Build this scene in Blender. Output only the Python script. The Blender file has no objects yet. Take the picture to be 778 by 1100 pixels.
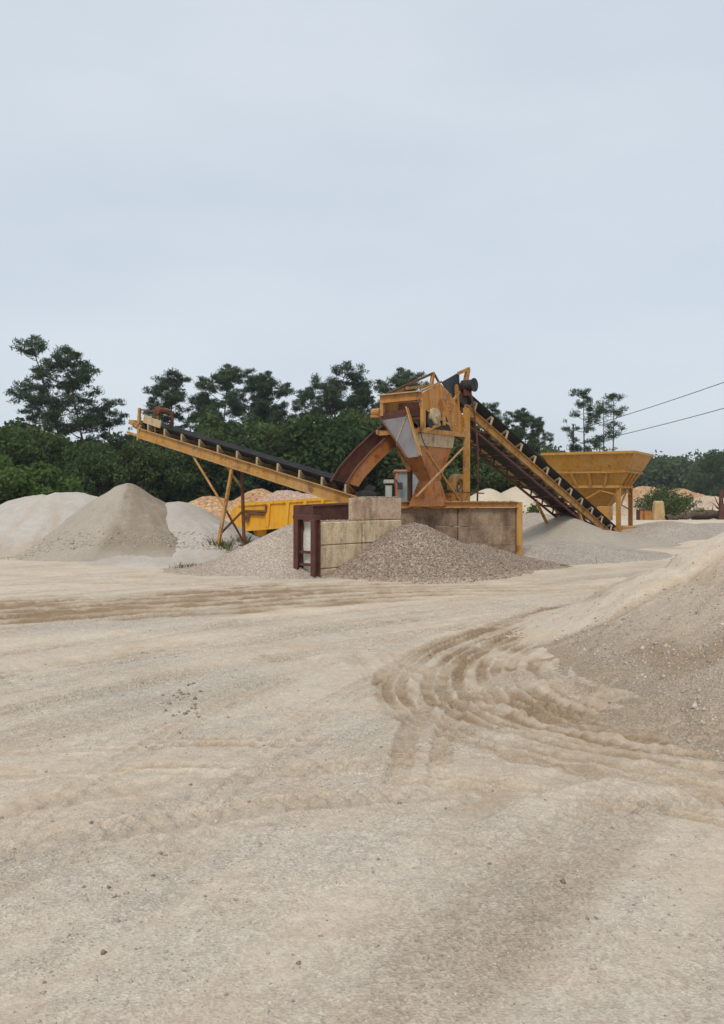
import bpy, math, random
import numpy as np
from mathutils import Vector, Matrix

SC = bpy.context.scene
COL = SC.collection

# ------------------------------------------------------------------ camera
CAM_H, FPX, CX, HY = 2.1, 900.0, 389.0, 532.0       # eye height, focal length and horizon of the photograph
cd = bpy.data.cameras.new('camera')
cam = bpy.data.objects.new('camera', cd); COL.objects.link(cam)
cam.location = (0, 0, CAM_H); cam.rotation_euler = (math.radians(90), 0, 0)
cd.sensor_fit = 'HORIZONTAL'; cd.sensor_width = 36.0; cd.lens = 36.0 * FPX / 778.0
cd.shift_y = -(550.0 - HY) / 778.0
cd.clip_start = 0.1; cd.clip_end = 9000
SC.camera = cam

# ------------------------------------------------------------------ light: thin overcast
SUN_EL = 50.0
wd = bpy.data.worlds.new('World'); SC.world = wd; wd.use_nodes = True
nt = wd.node_tree; nt.nodes.clear()
n_out = nt.nodes.new('ShaderNodeOutputWorld'); n_bg = nt.nodes.new('ShaderNodeBackground')
n_sky = nt.nodes.new('ShaderNodeTexSky'); n_sky.sky_type = 'NISHITA'; n_sky.sun_disc = False
n_sky.sun_elevation = math.radians(SUN_EL)
n_sky.air_density = 1.0; n_sky.dust_density = 3.0
n_mix = nt.nodes.new('ShaderNodeMix'); n_mix.data_type = 'RGBA'
n_mix.inputs[0].default_value = 0.86
# even veil of cloud
n_tc = nt.nodes.new('ShaderNodeTexCoord')
n_mp = nt.nodes.new('ShaderNodeMapping'); n_mp.inputs['Scale'].default_value = (1.2, 1.2, 4.0)
n_ns = nt.nodes.new('ShaderNodeTexNoise'); n_ns.inputs['Scale'].default_value = 1.6; n_ns.inputs['Detail'].default_value = 4
n_cr = nt.nodes.new('ShaderNodeValToRGB')
n_cr.color_ramp.elements[0].position = 0.3; n_cr.color_ramp.elements[0].color = (5.7, 6.4, 7.15, 1)
n_cr.color_ramp.elements[1].position = 0.75; n_cr.color_ramp.elements[1].color = (6.75, 7.3, 7.85, 1)
L = nt.links.new
L(n_tc.outputs['Generated'], n_mp.inputs['Vector']); L(n_mp.outputs[0], n_ns.inputs['Vector'])
L(n_ns.outputs[0], n_cr.inputs[0]); L(n_sky.outputs[0], n_mix.inputs[6]); L(n_cr.outputs[0], n_mix.inputs[7])
L(n_mix.outputs[2], n_bg.inputs[0]); n_bg.inputs[1].default_value = 0.1
L(n_bg.outputs[0], n_out.inputs[0])

sl = bpy.data.lights.new('sun', 'SUN'); sl.energy = 1.5; sl.angle = math.radians(16); sl.color = (1.0, 0.955, 0.89)
sun = bpy.data.objects.new('sun', sl); COL.objects.link(sun)
_el, _az = math.radians(SUN_EL), math.radians(-162.0)      # from behind the camera, a little left
_to = Vector((math.sin(_az) * math.cos(_el), math.cos(_az) * math.cos(_el), math.sin(_el)))
sun.rotation_euler = _to.to_track_quat('Z', 'Y').to_euler()
n_sky.sun_rotation = _az
SC.view_settings.view_transform = 'Standard'; SC.view_settings.look = 'None'
SC.view_settings.exposure = 0.2; SC.view_settings.gamma = 1.0; SC.view_settings.use_curve_mapping = False
SC.cycles.max_bounces = 6; SC.cycles.diffuse_bounces = 3; SC.cycles.transparent_max_bounces = 6

# ------------------------------------------------------------------ helpers
def P(px, py, d):
    """point in the world that lies at depth d (metres) in the direction of a photo pixel"""
    return Vector(((px - CX) / FPX * d, d, CAM_H - (py - HY) * d / FPX))

_used = {}
def link(o, parent=None):
    COL.objects.link(o)
    if parent is not None: o.parent = parent
    return o

def tag(o, label=None, cat=None, group=None, kind=None):
    if label: o['label'] = label
    if cat: o['category'] = cat
    if group: o['group'] = group
    if kind: o['kind'] = kind
    return o

def thing(name, loc, label, cat, group=None, rz=0.0):
    o = bpy.data.objects.new(name, None); link(o)
    o.empty_display_size = 0.3
    o.location = loc; o.rotation_euler = (0, 0, rz)
    return tag(o, label, cat, group)

def root_loc(parent):
    v = Vector((0, 0, 0))
    while parent is not None:
        v += Vector(parent.location); parent = parent.parent
    return v

def mesh_np(name, V, F, attrs=None, smooth=False):
    """V (n,3) array, F (m,k) array of equal sized faces"""
    V = np.asarray(V, dtype=np.float32); F = np.asarray(F, dtype=np.int32)
    me = bpy.data.meshes.new(name)
    m, k = F.shape
    me.vertices.add(len(V)); me.vertices.foreach_set('co', V.ravel())
    me.loops.add(m * k); me.loops.foreach_set('vertex_index', F.ravel())
    me.polygons.add(m)
    me.polygons.foreach_set('loop_start', np.arange(0, m * k, k, dtype=np.int32))
    me.polygons.foreach_set('loop_total', np.full(m, k, dtype=np.int32))
    if smooth: me.polygons.foreach_set('use_smooth', np.ones(m, dtype=bool))
    for an, av in (attrs or {}).items():
        a = me.attributes.new(an, 'FLOAT', 'POINT'); a.data.foreach_set('value', np.asarray(av, dtype=np.float32))
    me.update(); me.validate()
    return me

def obj_np(name, V, F, mat, parent=None, attrs=None, smooth=False, loc=(0, 0, 0)):
    off = np.array(root_loc(parent))
    me = mesh_np(name, np.asarray(V) - off, F, attrs, smooth)
    me.materials.append(mat)
    o = bpy.data.objects.new(name, me); link(o, parent)
    return o

class MB:
    """collects solid shapes in world coordinates and links them as ONE mesh object"""
    def __init__(s): s.v = []; s.f = []
    def add(s, vs, fs):
        b = len(s.v); s.v += [tuple(v) for v in vs]; s.f += [tuple(i + b for i in f) for f in fs]; return s
    def hexa(s, a):     # 8 points: bottom 4 counter-clockwise, top 4
        return s.add(a, [(3, 2, 1, 0), (4, 5, 6, 7), (0, 1, 5, 4), (1, 2, 6, 5), (2, 3, 7, 6), (3, 0, 4, 7)])
    def box(s, lo, hi):
        x0, y0, z0 = lo; x1, y1, z1 = hi
        return s.hexa([(x0, y0, z0), (x1, y0, z0), (x1, y1, z0), (x0, y1, z0), (x0, y0, z1), (x1, y0, z1), (x1, y1, z1), (x0, y1, z1)])
    def frame(s, p, q, up):
        p, q = Vector(p), Vector(q); d = (q - p).normalized(); up = Vector(up)
        if abs(d.dot(up.normalized())) > 0.98: up = Vector((1, 0, 0)) if abs(d.x) < 0.9 else Vector((0, 1, 0))
        sd = d.cross(up).normalized(); u = sd.cross(d).normalized()
        return p, q, d, sd, u
    def beam(s, p, q, w, h, up=(0, 0, 1), so=0.0, uo=0.0):
        p, q, d, sd, u = s.frame(p, q, up)
        p = p + sd * so + u * uo; q = q + sd * so + u * uo
        a = [p + sd * x + u * y for x, y in ((-w / 2, -h / 2), (w / 2, -h / 2), (w / 2, h / 2), (-w / 2, h / 2))]
        b = [v + (q - p) for v in a]
        return s.hexa(a + b)
    def channel(s, p, q, h, fl, t, side=1, up=(0, 0, 1)):
        """C section: web of height h, two flanges of width fl towards side"""
        s.beam(p, q, t, h, up)
        for e in (1, -1): s.beam(p, q, fl, t, up, so=side * (fl / 2 + t / 2), uo=e * (h / 2 - t / 2))
        return s
    def ibeam(s, p, q, h, w, t, up=(0, 0, 1)):
        s.beam(p, q, t, h - 2 * t, up)
        for e in (1, -1): s.beam(p, q, w, t, up, uo=e * (h / 2 - t / 2))
        return s
    def tube(s, p, q, r, n=10, r2=None, up=(0, 0, 1)):
        p, q, d, sd, u = s.frame(p, q, up); r2 = r if r2 is None else r2
        vs = []
        for c, rr in ((p, r), (q, r2)):
            for i in range(n):
                a = 2 * math.pi * i / n; vs.append(c + sd * math.cos(a) * rr + u * math.sin(a) * rr)
        fs = [(i, (i + 1) % n, n + (i + 1) % n, n + i) for i in range(n)]
        fs += [tuple(range(n - 1, -1, -1)), tuple(range(n, 2 * n))]
        return s.add(vs, fs)
    def ring(s, c, axis, r0, r1, w, n=24, a0=0.0, a1=2 * math.pi, up=(0, 0, 1)):
        """flat ring (or arc) of inner radius r0, outer r1, width w along axis"""
        c = Vector(c); ax = Vector(axis).normalized()
        _, _, _, sd, u = s.frame(c, c + ax, up)
        full = abs(a1 - a0 - 2 * math.pi) < 1e-6
        m = n if full else n + 1
        vs = []
        for i in range(m):
            a = a0 + (a1 - a0) * i / n; e = sd * math.cos(a) + u * math.sin(a)
            for rr, h in ((r0, -w / 2), (r1, -w / 2), (r1, w / 2), (r0, w / 2)): vs.append(c + e * rr + ax * h)
        fs = []
        for i in range(n):
            j = (i + 1) % m
            for k in range(4): fs.append((4 * i + k, 4 * i + (k + 1) % 4, 4 * j + (k + 1) % 4, 4 * j + k))
        if not full: fs += [(3, 2, 1, 0), tuple(4 * n + k for k in range(4))]
        return s.add(vs, fs)
    def poly(s, pts, th, nrm):
        """flat polygon given thickness th along nrm (both ways)"""
        nrm = Vector(nrm).normalized() * (th / 2); n = len(pts); pts = [Vector(p) for p in pts]
        vs = [p - nrm for p in pts] + [p + nrm for p in pts]
        fs = [tuple(range(n - 1, -1, -1)), tuple(range(n, 2 * n))]
        fs += [(i, (i + 1) % n, n + (i + 1) % n, n + i) for i in range(n)]
        return s.add(vs, fs)
    def plate(s, a, b, c, d, th):
        a, b, c, d = map(Vector, (a, b, c, d)); n = (b - a).cross(d - a)
        return s.poly([a, b, c, d], th, n)
    def loft(s, secs, cap=True):
        """rings of equal count"""
        n = len(secs[0]); vs = [p for r in secs for p in r]; fs = []
        for k in range(len(secs) - 1):
            for i in range(n):
                j = (i + 1) % n; fs.append((k * n + i, k * n + j, (k + 1) * n + j, (k + 1) * n + i))
        if cap: fs += [tuple(range(n - 1, -1, -1)), tuple(range((len(secs) - 1) * n, len(secs) * n))]
        return s.add(vs, fs)
    def build(s, name, mat, parent=None, bevel=0.0, smooth=False, kind=None, label=None):
        off = root_loc(parent)
        me = bpy.data.meshes.new(name)
        me.from_pydata([tuple(Vector(v) - off) for v in s.v], [], s.f); me.update()
        import bmesh
        bm = bmesh.new(); bm.from_mesh(me)
        bmesh.ops.recalc_face_normals(bm, faces=bm.faces)
        if bevel > 0:
            es = [e for e in bm.edges if len(e.link_faces) == 2 and e.calc_face_angle(0) > 0.6]
            bmesh.ops.bevel(bm, geom=es, offset=bevel, segments=1, affect='EDGES', clamp_overlap=True)
        bm.to_mesh(me); bm.free()
        if smooth:
            for p in me.polygons: p.use_smooth = True
        me.materials.append(mat)
        o = bpy.data.objects.new(name, me); link(o, parent)
        if kind: o['kind'] = kind
        if label: o['label'] = label
        return o

def share(src, name, parent, loc, rot=None):
    o = src.copy(); o.name = name; link(o, parent); o.location = loc
    if rot is not None: o.rotation_euler = rot
    return o

# value noise
def _hash(ix, iy, seed):
    h = (ix.astype(np.int64) * 374761393 + iy.astype(np.int64) * 668265263 + seed * 2147483647) & 0xFFFFFFFF
    h = ((h ^ (h >> 13)) * 1274126177) & 0xFFFFFFFF
    return ((h ^ (h >> 16)) & 0xFFFFFF) / float(0xFFFFFF)
def vnoise(x, y, seed=0):
    ix, iy = np.floor(x), np.floor(y); fx, fy = x - ix, y - iy
    fx = fx * fx * (3 - 2 * fx); fy = fy * fy * (3 - 2 * fy)
    a = _hash(ix, iy, seed); b = _hash(ix + 1, iy, seed); c = _hash(ix, iy + 1, seed); d = _hash(ix + 1, iy + 1, seed)
    return (a + (b - a) * fx) + ((c + (d - c) * fx) - (a + (b - a) * fx)) * fy - 0.5
def fbm(x, y, octv=4, seed=0):
    t = 0; amp = 1.0
    for k in range(octv):
        t = t + amp * vnoise(x * 2 ** k + 17.3 * k, y * 2 ** k - 9.1 * k, seed + k); amp *= 0.5
    return t
def sstep(a, b, x):
    t = np.clip((x - a) / (b - a), 0, 1); return t * t * (3 - 2 * t)

# ------------------------------------------------------------------ materials
class NT:
    def __init__(s, name):
        s.m = bpy.data.materials.new(name); s.m.use_nodes = True; s.t = s.m.node_tree; s.t.nodes.clear()
        s.out = s.t.nodes.new('ShaderNodeOutputMaterial'); s.tc = s.t.nodes.new('ShaderNodeTexCoord')
    def l(s, a, b): s.t.links.new(a, b)
    def noise(s, scale, detail=4, rough=0.55, vec=None, stretch=None):
        n = s.t.nodes.new('ShaderNodeTexNoise'); n.inputs['Scale'].default_value = scale
        n.inputs['Detail'].default_value = detail; n.inputs['Roughness'].default_value = rough
        s.l(s.coord(stretch), n.inputs['Vector']); return n.outputs[0]
    def coord(s, stretch=None):
        if not stretch: return s.tc.outputs['Object']
        m = s.t.nodes.new('ShaderNodeMapping'); m.inputs['Scale'].default_value = stretch
        s.l(s.tc.outputs['Object'], m.inputs['Vector']); return m.outputs[0]
    def voro(s, scale, out='Color', feature='F1'):
        n = s.t.nodes.new('ShaderNodeTexVoronoi'); n.feature = feature; n.inputs['Scale'].default_value = scale
        s.l(s.tc.outputs['Object'], n.inputs['Vector']); return n.outputs[out]
    def ramp(s, fac, a, b, ca=(0, 0, 0), cb=(1, 1, 1)):
        r = s.t.nodes.new('ShaderNodeValToRGB'); e = r.color_ramp.elements
        e[0].position = a; e[1].position = b; e[0].color = (*ca, 1); e[1].color = (*cb, 1)
        s.l(fac, r.inputs[0]); return r.outputs[0]
    def mix(s, fac, a, b, mode='MIX'):
        m = s.t.nodes.new('ShaderNodeMix'); m.data_type = 'RGBA'; m.blend_type = mode
        for i, v in ((0, fac), (6, a), (7, b)):
            if hasattr(v, 'default_value') or hasattr(v, 'is_linked'): s.l(v, m.inputs[i])
            else: m.inputs[i].default_value = v if i == 0 else (*v, 1)
        return m.outputs[2]
    def math(s, op, a, b=0.0):
        m = s.t.nodes.new('ShaderNodeMath'); m.operation = op
        for i, v in ((0, a), (1, b)):
            if hasattr(v, 'is_linked'): s.l(v, m.inputs[i])
            else: m.inputs[i].default_value = v
        return m.outputs[0]
    def attr(s, name):
        a = s.t.nodes.new('ShaderNodeAttribute'); a.attribute_name = name; return a.outputs['Fac']
    def bump(s, h, strength=0.3, dist=0.02, normal=None):
        b = s.t.nodes.new('ShaderNodeBump'); b.inputs['Strength'].default_value = strength; b.inputs['Distance'].default_value = dist
        s.l(h, b.inputs['Height'])
        if normal is not None: s.l(normal, b.inputs['Normal'])
        return b.outputs[0]
    def finish(s, color, rough=0.8, normal=None, metallic=0.0, spec=0.3):
        p = s.t.nodes.new('ShaderNodeBsdfPrincipled')
        if hasattr(color, 'is_linked'): s.l(color, p.inputs['Base Color'])
        else: p.inputs['Base Color'].default_value = (*color, 1)
        if hasattr(rough, 'is_linked'): s.l(rough, p.inputs['Roughness'])
        else: p.inputs['Roughness'].default_value = rough
        p.inputs['Metallic'].default_value = metallic; p.inputs['Specular IOR Level'].default_value = spec
        if normal is not None: s.l(normal, p.inputs['Normal'])
        s.l(p.outputs[0], s.out.inputs['Surface']); return s.m

def m_paint(name, base, faded, rust=(0.13, 0.055, 0.025), rust_amt=0.45, dust=(0.42, 0.35, 0.27), dust_amt=0.5):
    t = NT(name)
    c = t.mix(t.ramp(t.noise(1.3, 5), 0.35, 0.7), base, faded)
    streak = t.noise(9.0, 5, 0.6, stretch=(1, 1, 0.09))
    c = t.mix(t.math('MULTIPLY', t.ramp(streak, 0.48, 0.74), 0.6), c, tuple(x * 0.5 for x in base))
    rn = t.math('ADD', t.noise(3.1, 7, 0.68), t.math('MULTIPLY', t.noise(26.0, 4), 0.25))
    c = t.mix(t.math('MULTIPLY', t.ramp(rn, 0.80 - 0.25 * rust_amt, 0.93 - 0.25 * rust_amt), 0.85), c, rust)
    c = t.mix(t.math('MULTIPLY', t.ramp(t.noise(2.2, 6, 0.6), 0.45, 0.85), dust_amt), c, dust)
    g_ = t.t.nodes.new('ShaderNodeNewGeometry'); s_ = t.t.nodes.new('ShaderNodeSeparateXYZ'); t.l(g_.outputs['Normal'], s_.inputs[0])
    up_ = t.math('MULTIPLY', t.ramp(s_.outputs[2], 0.55, 0.9), t.ramp(t.noise(4.0, 5, 0.6), 0.3, 0.6))      # dust settled on level faces
    c = t.mix(t.math('MULTIPLY', up_, 0.75), c, dust)
    nrm = t.bump(t.math('ADD', t.noise(1.7, 2), t.math('MULTIPLY', rn, 0.3)), 0.18, 0.06)
    return t.finish(c, t.ramp(rn, 0.3, 0.9, (0.42,) * 3, (0.85,) * 3), nrm, spec=0.35)

def m_flat(name, c1, c2, scale=4.0, rough=0.7, bs=0.25, metallic=0.0, stretch=None, spec=0.3):
    t = NT(name)
    n = t.noise(scale, 6, 0.62, stretch=stretch)
    c = t.mix(t.ramp(n, 0.32, 0.7), c1, c2)
    return t.finish(c, rough, t.bump(t.noise(scale * 6, 4), bs, 0.01), metallic, spec)

M = {}
M['yellow'] = m_paint('ochre_paint', (0.43, 0.20, 0.028), (0.50, 0.275, 0.07), rust_amt=0.55, dust_amt=0.4)
M['hopper_yellow'] = m_paint('hopper_paint', (0.44, 0.205, 0.026), (0.48, 0.25, 0.045), rust_amt=0.4, dust_amt=0.3)
M['rusty_yellow'] = m_paint('rusted_ochre', (0.45, 0.185, 0.03), (0.47, 0.235, 0.06), (0.17, 0.06, 0.024), rust_amt=0.6, dust_amt=0.35)
M['orange'] = m_paint('rust_orange_paint', (0.40, 0.135, 0.03), (0.43, 0.18, 0.05), (0.16, 0.05, 0.022), rust_amt=0.6, dust_amt=0.25)
M['rust'] = m_flat('rust_brown', (0.10, 0.045, 0.026), (0.20, 0.085, 0.04), 3.0, 0.85)
M['dark_rust'] = m_flat('dark_rust', (0.065, 0.025, 0.019), (0.13, 0.052, 0.036), 4.0, 0.8)
M['bright_yellow'] = m_paint('truck_paint', (0.72, 0.34, 0.012), (0.75, 0.40, 0.03), rust_amt=0.05, dust_amt=0.18)
M['steel'] = m_flat('grey_steel', (0.13, 0.12, 0.125), (0.24, 0.215, 0.21), 2.2, 0.6, stretch=(1, 1, 0.35), metallic=0.15)
M['dark'] = m_flat('dark_steel', (0.018, 0.017, 0.017), (0.05, 0.042, 0.036), 3.0, 0.7)
M['rubber'] = m_flat('black_rubber', (0.012, 0.012, 0.013), (0.035, 0.033, 0.031), 2.5, 0.75)
M['flap'] = m_flat('slate_rubber', (0.03, 0.036, 0.045), (0.055, 0.06, 0.07), 2.5, 0.7)
M['pale_metal'] = m_paint('pale_bracket', (0.46, 0.33, 0.16), (0.52, 0.42, 0.28), rust_amt=0.5, dust_amt=0.5)
M['orange_red'] = m_paint('cab_red', (0.36, 0.10, 0.05), (0.38, 0.15, 0.08), rust_amt=0.3, dust_amt=0.4)
M['grey_paint'] = m_paint('grey_green_paint', (0.30, 0.34, 0.30), (0.40, 0.41, 0.37), rust_amt=0.2, dust_amt=0.4)
M['cable'] = m_flat('cable_black', (0.03, 0.03, 0.032), (0.06, 0.06, 0.062), 5.0, 0.7)

def m_glass():
    t = NT('cab_glass'); return t.finish(t.mix(t.ramp(t.noise(1.5, 3), 0.3, 0.7), (0.16, 0.19, 0.20), (0.26, 0.29, 0.29)), 0.12, spec=0.6)
M['glass'] = m_glass()

def m_concrete(name, a, b, stain, stain_amt=0.6):
    t = NT(name)
    c = t.mix(t.ramp(t.noise(1.6, 6, 0.6), 0.3, 0.72), a, b)
    st = t.noise(3.4, 7, 0.68, stretch=(1, 1, 0.30))
    c = t.mix(t.math('MULTIPLY', t.ramp(st, 0.47, 0.72), stain_amt), c, stain)
    blot = t.noise(1.9, 8, 0.75)
    c = t.mix(t.math('MULTIPLY', t.ramp(blot, 0.48, 0.68), 0.6), c, tuple(x * 0.85 for x in stain))
    c = t.mix(t.math('MULTIPLY', t.ramp(t.noise(4.7, 6, 0.7), 0.55, 0.75), 0.45), c, (0.26, 0.12, 0.06))
    c = t.mix(0.25, c, t.ramp(t.voro(70), 0.2, 0.8), 'OVERLAY')
    nrm = t.bump(t.math('ADD', t.noise(38, 5), t.noise(4, 4)), 0.45, 0.02)
    return t.finish(c, 0.92, nrm, spec=0.15)
M['concrete'] = m_concrete('block_concrete', (0.60, 0.46, 0.29), (0.68, 0.56, 0.39), (0.20, 0.13, 0.085), 0.75)
M['concrete_top'] = m_concrete('dusty_concrete', (0.47, 0.33, 0.225), (0.56, 0.43, 0.31), (0.17, 0.095, 0.065), 0.8)
M['concrete_pale'] = m_concrete('end_concrete', (0.66, 0.65, 0.58), (0.72, 0.70, 0.63), (0.36, 0.33, 0.28), 0.35)
M['panel'] = m_concrete('panel_concrete', (0.25, 0.165, 0.105), (0.37, 0.27, 0.19), (0.10, 0.052, 0.033), 0.85)
M['bollard'] = m_concrete('yellow_concrete', (0.50, 0.33, 0.14), (0.54, 0.40, 0.21), (0.26, 0.17, 0.08), 0.5)

def m_sand(name, a, b, speck=0.35, grain=90.0, bs=0.5, damp=None):
    t = NT(name)
    n1 = t.noise(0.55, 6, 0.6)
    c = t.mix(t.ramp(n1, 0.32, 0.68), a, b)
    c = t.mix(t.math('MULTIPLY', t.ramp(t.noise(3.5, 6, 0.65), 0.45, 0.8), 0.35), c, tuple(x * 0.78 for x in a))
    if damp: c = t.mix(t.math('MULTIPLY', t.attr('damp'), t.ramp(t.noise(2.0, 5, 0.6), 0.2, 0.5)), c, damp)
    c = t.mix(speck, c, t.ramp(t.voro(grain), 0.1, 0.9), 'OVERLAY')
    c = t.mix(speck * 0.7, c, t.ramp(t.noise(grain * 0.35, 4, 0.7), 0.25, 0.75), 'OVERLAY')
    h = t.math('ADD', t.math('MULTIPLY', t.voro(grain, 'Distance'), 0.6), t.noise(grain * 0.25, 5, 0.65))
    nrm = t.bump(h, bs, 0.03)
    nrm = t.bump(t.noise(2.6, 6, 0.65), 0.5, 0.12, nrm)
    return t.finish(c, 0.95, nrm, spec=0.1)
M['sand_white'] = m_sand('white_sand', (0.50, 0.445, 0.385), (0.57, 0.52, 0.455), 0.2, damp=(0.48, 0.37, 0.27))
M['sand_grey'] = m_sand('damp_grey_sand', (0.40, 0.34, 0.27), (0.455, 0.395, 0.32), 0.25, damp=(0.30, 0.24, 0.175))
M['sand_cream'] = m_sand('cream_sand', (0.56, 0.46, 0.33), (0.62, 0.53, 0.40), 0.15)
M['gravel_grey'] = m_sand('grey_gravel', (0.37, 0.31, 0.25), (0.44, 0.38, 0.315), 0.45, 38)
M['gravel_brown'] = m_sand('brown_gravel', (0.295, 0.22, 0.16), (0.385, 0.30, 0.23), 0.6, 30, 0.8)
M['gravel_warm'] = m_sand('warm_gravel', (0.385, 0.305, 0.24), (0.455, 0.375, 0.305), 0.45, 38)
M['gravel_pink'] = m_sand('pink_gravel', (0.42, 0.28, 0.20), (0.50, 0.36, 0.28), 0.4, 30)
M['earth'] = m_sand('orange_earth', (0.42, 0.23, 0.115), (0.50, 0.32, 0.18), 0.4, 8)
M['earth_pink'] = m_sand('pink_earth', (0.50, 0.36, 0.25), (0.56, 0.44, 0.33), 0.3, 8)

def m_ground():
    t = NT('sandy_ground')
    wet_shade, grey, forest = t.attr('wet_shade'), t.attr('grey'), t.attr('forest')
    n = t.noise(0.45, 7, 0.62)
    c = t.mix(t.ramp(n, 0.32, 0.66), (0.585, 0.50, 0.40), (0.635, 0.53, 0.405))
    c = t.mix(t.math('MULTIPLY', t.ramp(t.noise(1.15, 8, 0.7), 0.46, 0.68), 0.7), c, (0.52, 0.385, 0.26))
    gm = t.math('MULTIPLY', grey, t.ramp(t.noise(1.3, 7, 0.7), 0.22, 0.55))
    c = t.mix(gm, c, (0.50, 0.435, 0.355))
    wm = t.math('MULTIPLY', wet_shade, t.ramp(t.noise(2.3, 7, 0.7), 0.12, 0.45))
    c = t.mix(wm, c, (0.305, 0.215, 0.135))
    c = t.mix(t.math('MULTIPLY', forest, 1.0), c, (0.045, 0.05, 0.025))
    # grains: sand, then small stones that show only where the gravel lies
    c = t.mix(0.16, c, t.ramp(t.noise(60, 5, 0.75), 0.25, 0.75), 'OVERLAY')
    c = t.mix(t.math('ADD', 0.05, t.math('MULTIPLY', grey, 0.22)), c, t.ramp(t.voro(55), 0.05, 0.95), 'OVERLAY')
    c = t.mix(0.12, c, t.ramp(t.noise(9, 6, 0.75), 0.3, 0.7), 'OVERLAY')
    h = t.math('ADD', t.math('MULTIPLY', t.voro(55, 'Distance'), t.math('ADD', 0.25, grey)), t.math('MULTIPLY', t.noise(22, 7, 0.72), 1.2))
    nrm = t.bump(h, 0.55, 0.022)
    nrm = t.bump(t.noise(5, 6, 0.7), 0.35, 0.08, nrm)
    return t.finish(c, 0.96, nrm, spec=0.08)
M['ground'] = m_ground()

def m_stone():
    t = NT('stone'); k = t.attr('tint')
    c = t.ramp(k, 0.0, 1.0, (0.27, 0.22, 0.175), (0.60, 0.53, 0.44))
    return t.finish(c, 0.9, spec=0.15)
M['stone'] = m_stone()
def m_stone2():
    t = NT('brown_stone'); k = t.attr('tint')
    c = t.ramp(k, 0.0, 1.0, (0.15, 0.105, 0.08), (0.46, 0.37, 0.29))
    return t.finish(c, 0.9, spec=0.15)
M['stone_brown'] = m_stone2()

def m_leaf(name, dark, light, transl=0.3):
    t = NT(name)
    oi = t.t.nodes.new('ShaderNodeObjectInfo')
    k = t.math('ADD', t.math('MULTIPLY', t.attr('tint'), 0.7), t.math('MULTIPLY', oi.outputs['Random'], 0.4))
    c = t.ramp(k, 0.0, 1.0, dark, light)
    d = t.t.nodes.new('ShaderNodeBsdfDiffuse'); tr = t.t.nodes.new('ShaderNodeBsdfTranslucent')
    t.l(c, d.inputs[0]); t.l(c, tr.inputs[0])
    mx = t.t.nodes.new('ShaderNodeMixShader'); mx.inputs[0].default_value = transl
    t.l(d.outputs[0], mx.inputs[1]); t.l(tr.outputs[0], mx.inputs[2]); t.l(mx.outputs[0], t.out.inputs['Surface'])
    return t.m
M['pine_leaf'] = m_leaf('pine_needles', (0.036, 0.06, 0.032), (0.10, 0.14, 0.075), 0.25)
M['oak_leaf'] = m_leaf('broad_leaves', (0.044, 0.074, 0.03), (0.11, 0.155, 0.055))
M['light_leaf'] = m_leaf('fresh_leaves', (0.05, 0.09, 0.026), (0.125, 0.185, 0.055), 0.35)
M['oak_b'] = m_leaf('olive_leaves', (0.05, 0.075, 0.028), (0.125, 0.155, 0.055), 0.3)
M['oak_c'] = m_leaf('deep_leaves', (0.03, 0.06, 0.034), (0.08, 0.125, 0.06), 0.3)
M['shrub_leaf'] = m_leaf('shrub_leaves', (0.07, 0.11, 0.035), (0.19, 0.22, 0.09), 0.35)
M['grass'] = m_leaf('grass_blades', (0.16, 0.20, 0.06), (0.36, 0.36, 0.16), 0.45)
M['bark'] = m_flat('bark', (0.055, 0.043, 0.035), (0.11, 0.085, 0.07), 6.0, 0.95, 0.5, stretch=(1, 1, 0.25), spec=0.05)
M['dead_wood'] = m_flat('dead_wood', (0.06, 0.045, 0.035), (0.15, 0.11, 0.08), 5.0, 0.95, 0.5, spec=0.05)

# ================================================================== GROUND
def poly_dist(px, py, pts):
    """unsigned distance, signed lateral offset and arc length to a smoothed polyline"""
    pts = np.array(pts, float)
    # Catmull-Rom resample
    Q = []
    ext = np.vstack([2 * pts[0] - pts[1], pts, 2 * pts[-1] - pts[-2]])
    for i in range(1, len(ext) - 2):
        for t in np.linspace(0, 1, 7, endpoint=False):
            a, b, c, d = ext[i - 1:i + 3]
            Q.append(0.5 * (2 * b + (c - a) * t + (2 * a - 5 * b + 4 * c - d) * t * t + (3 * b - a - 3 * c + d) * t ** 3))
    Q.append(pts[-1]); Q = np.array(Q)
    best = np.full(px.shape, 1e9); lat = np.zeros(px.shape); arc = np.zeros(px.shape); s0 = 0.0
    for i in range(len(Q) - 1):
        a, b = Q[i], Q[i + 1]; d = b - a; ln = math.hypot(*d)
        if ln < 1e-6: continue
        ux, uy = d / ln
        t = np.clip((px - a[0]) * ux + (py - a[1]) * uy, 0, ln)
        ex = px - (a[0] + ux * t); ey = py - (a[1] + uy * t)
        dd = ex * ex + ey * ey; m = dd < best
        best = np.where(m, dd, best); lat = np.where(m, ex * (-uy) + ey * ux, lat); arc = np.where(m, s0 + t, arc)
        s0 += ln
    return np.sqrt(best), lat, arc, s0

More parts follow.
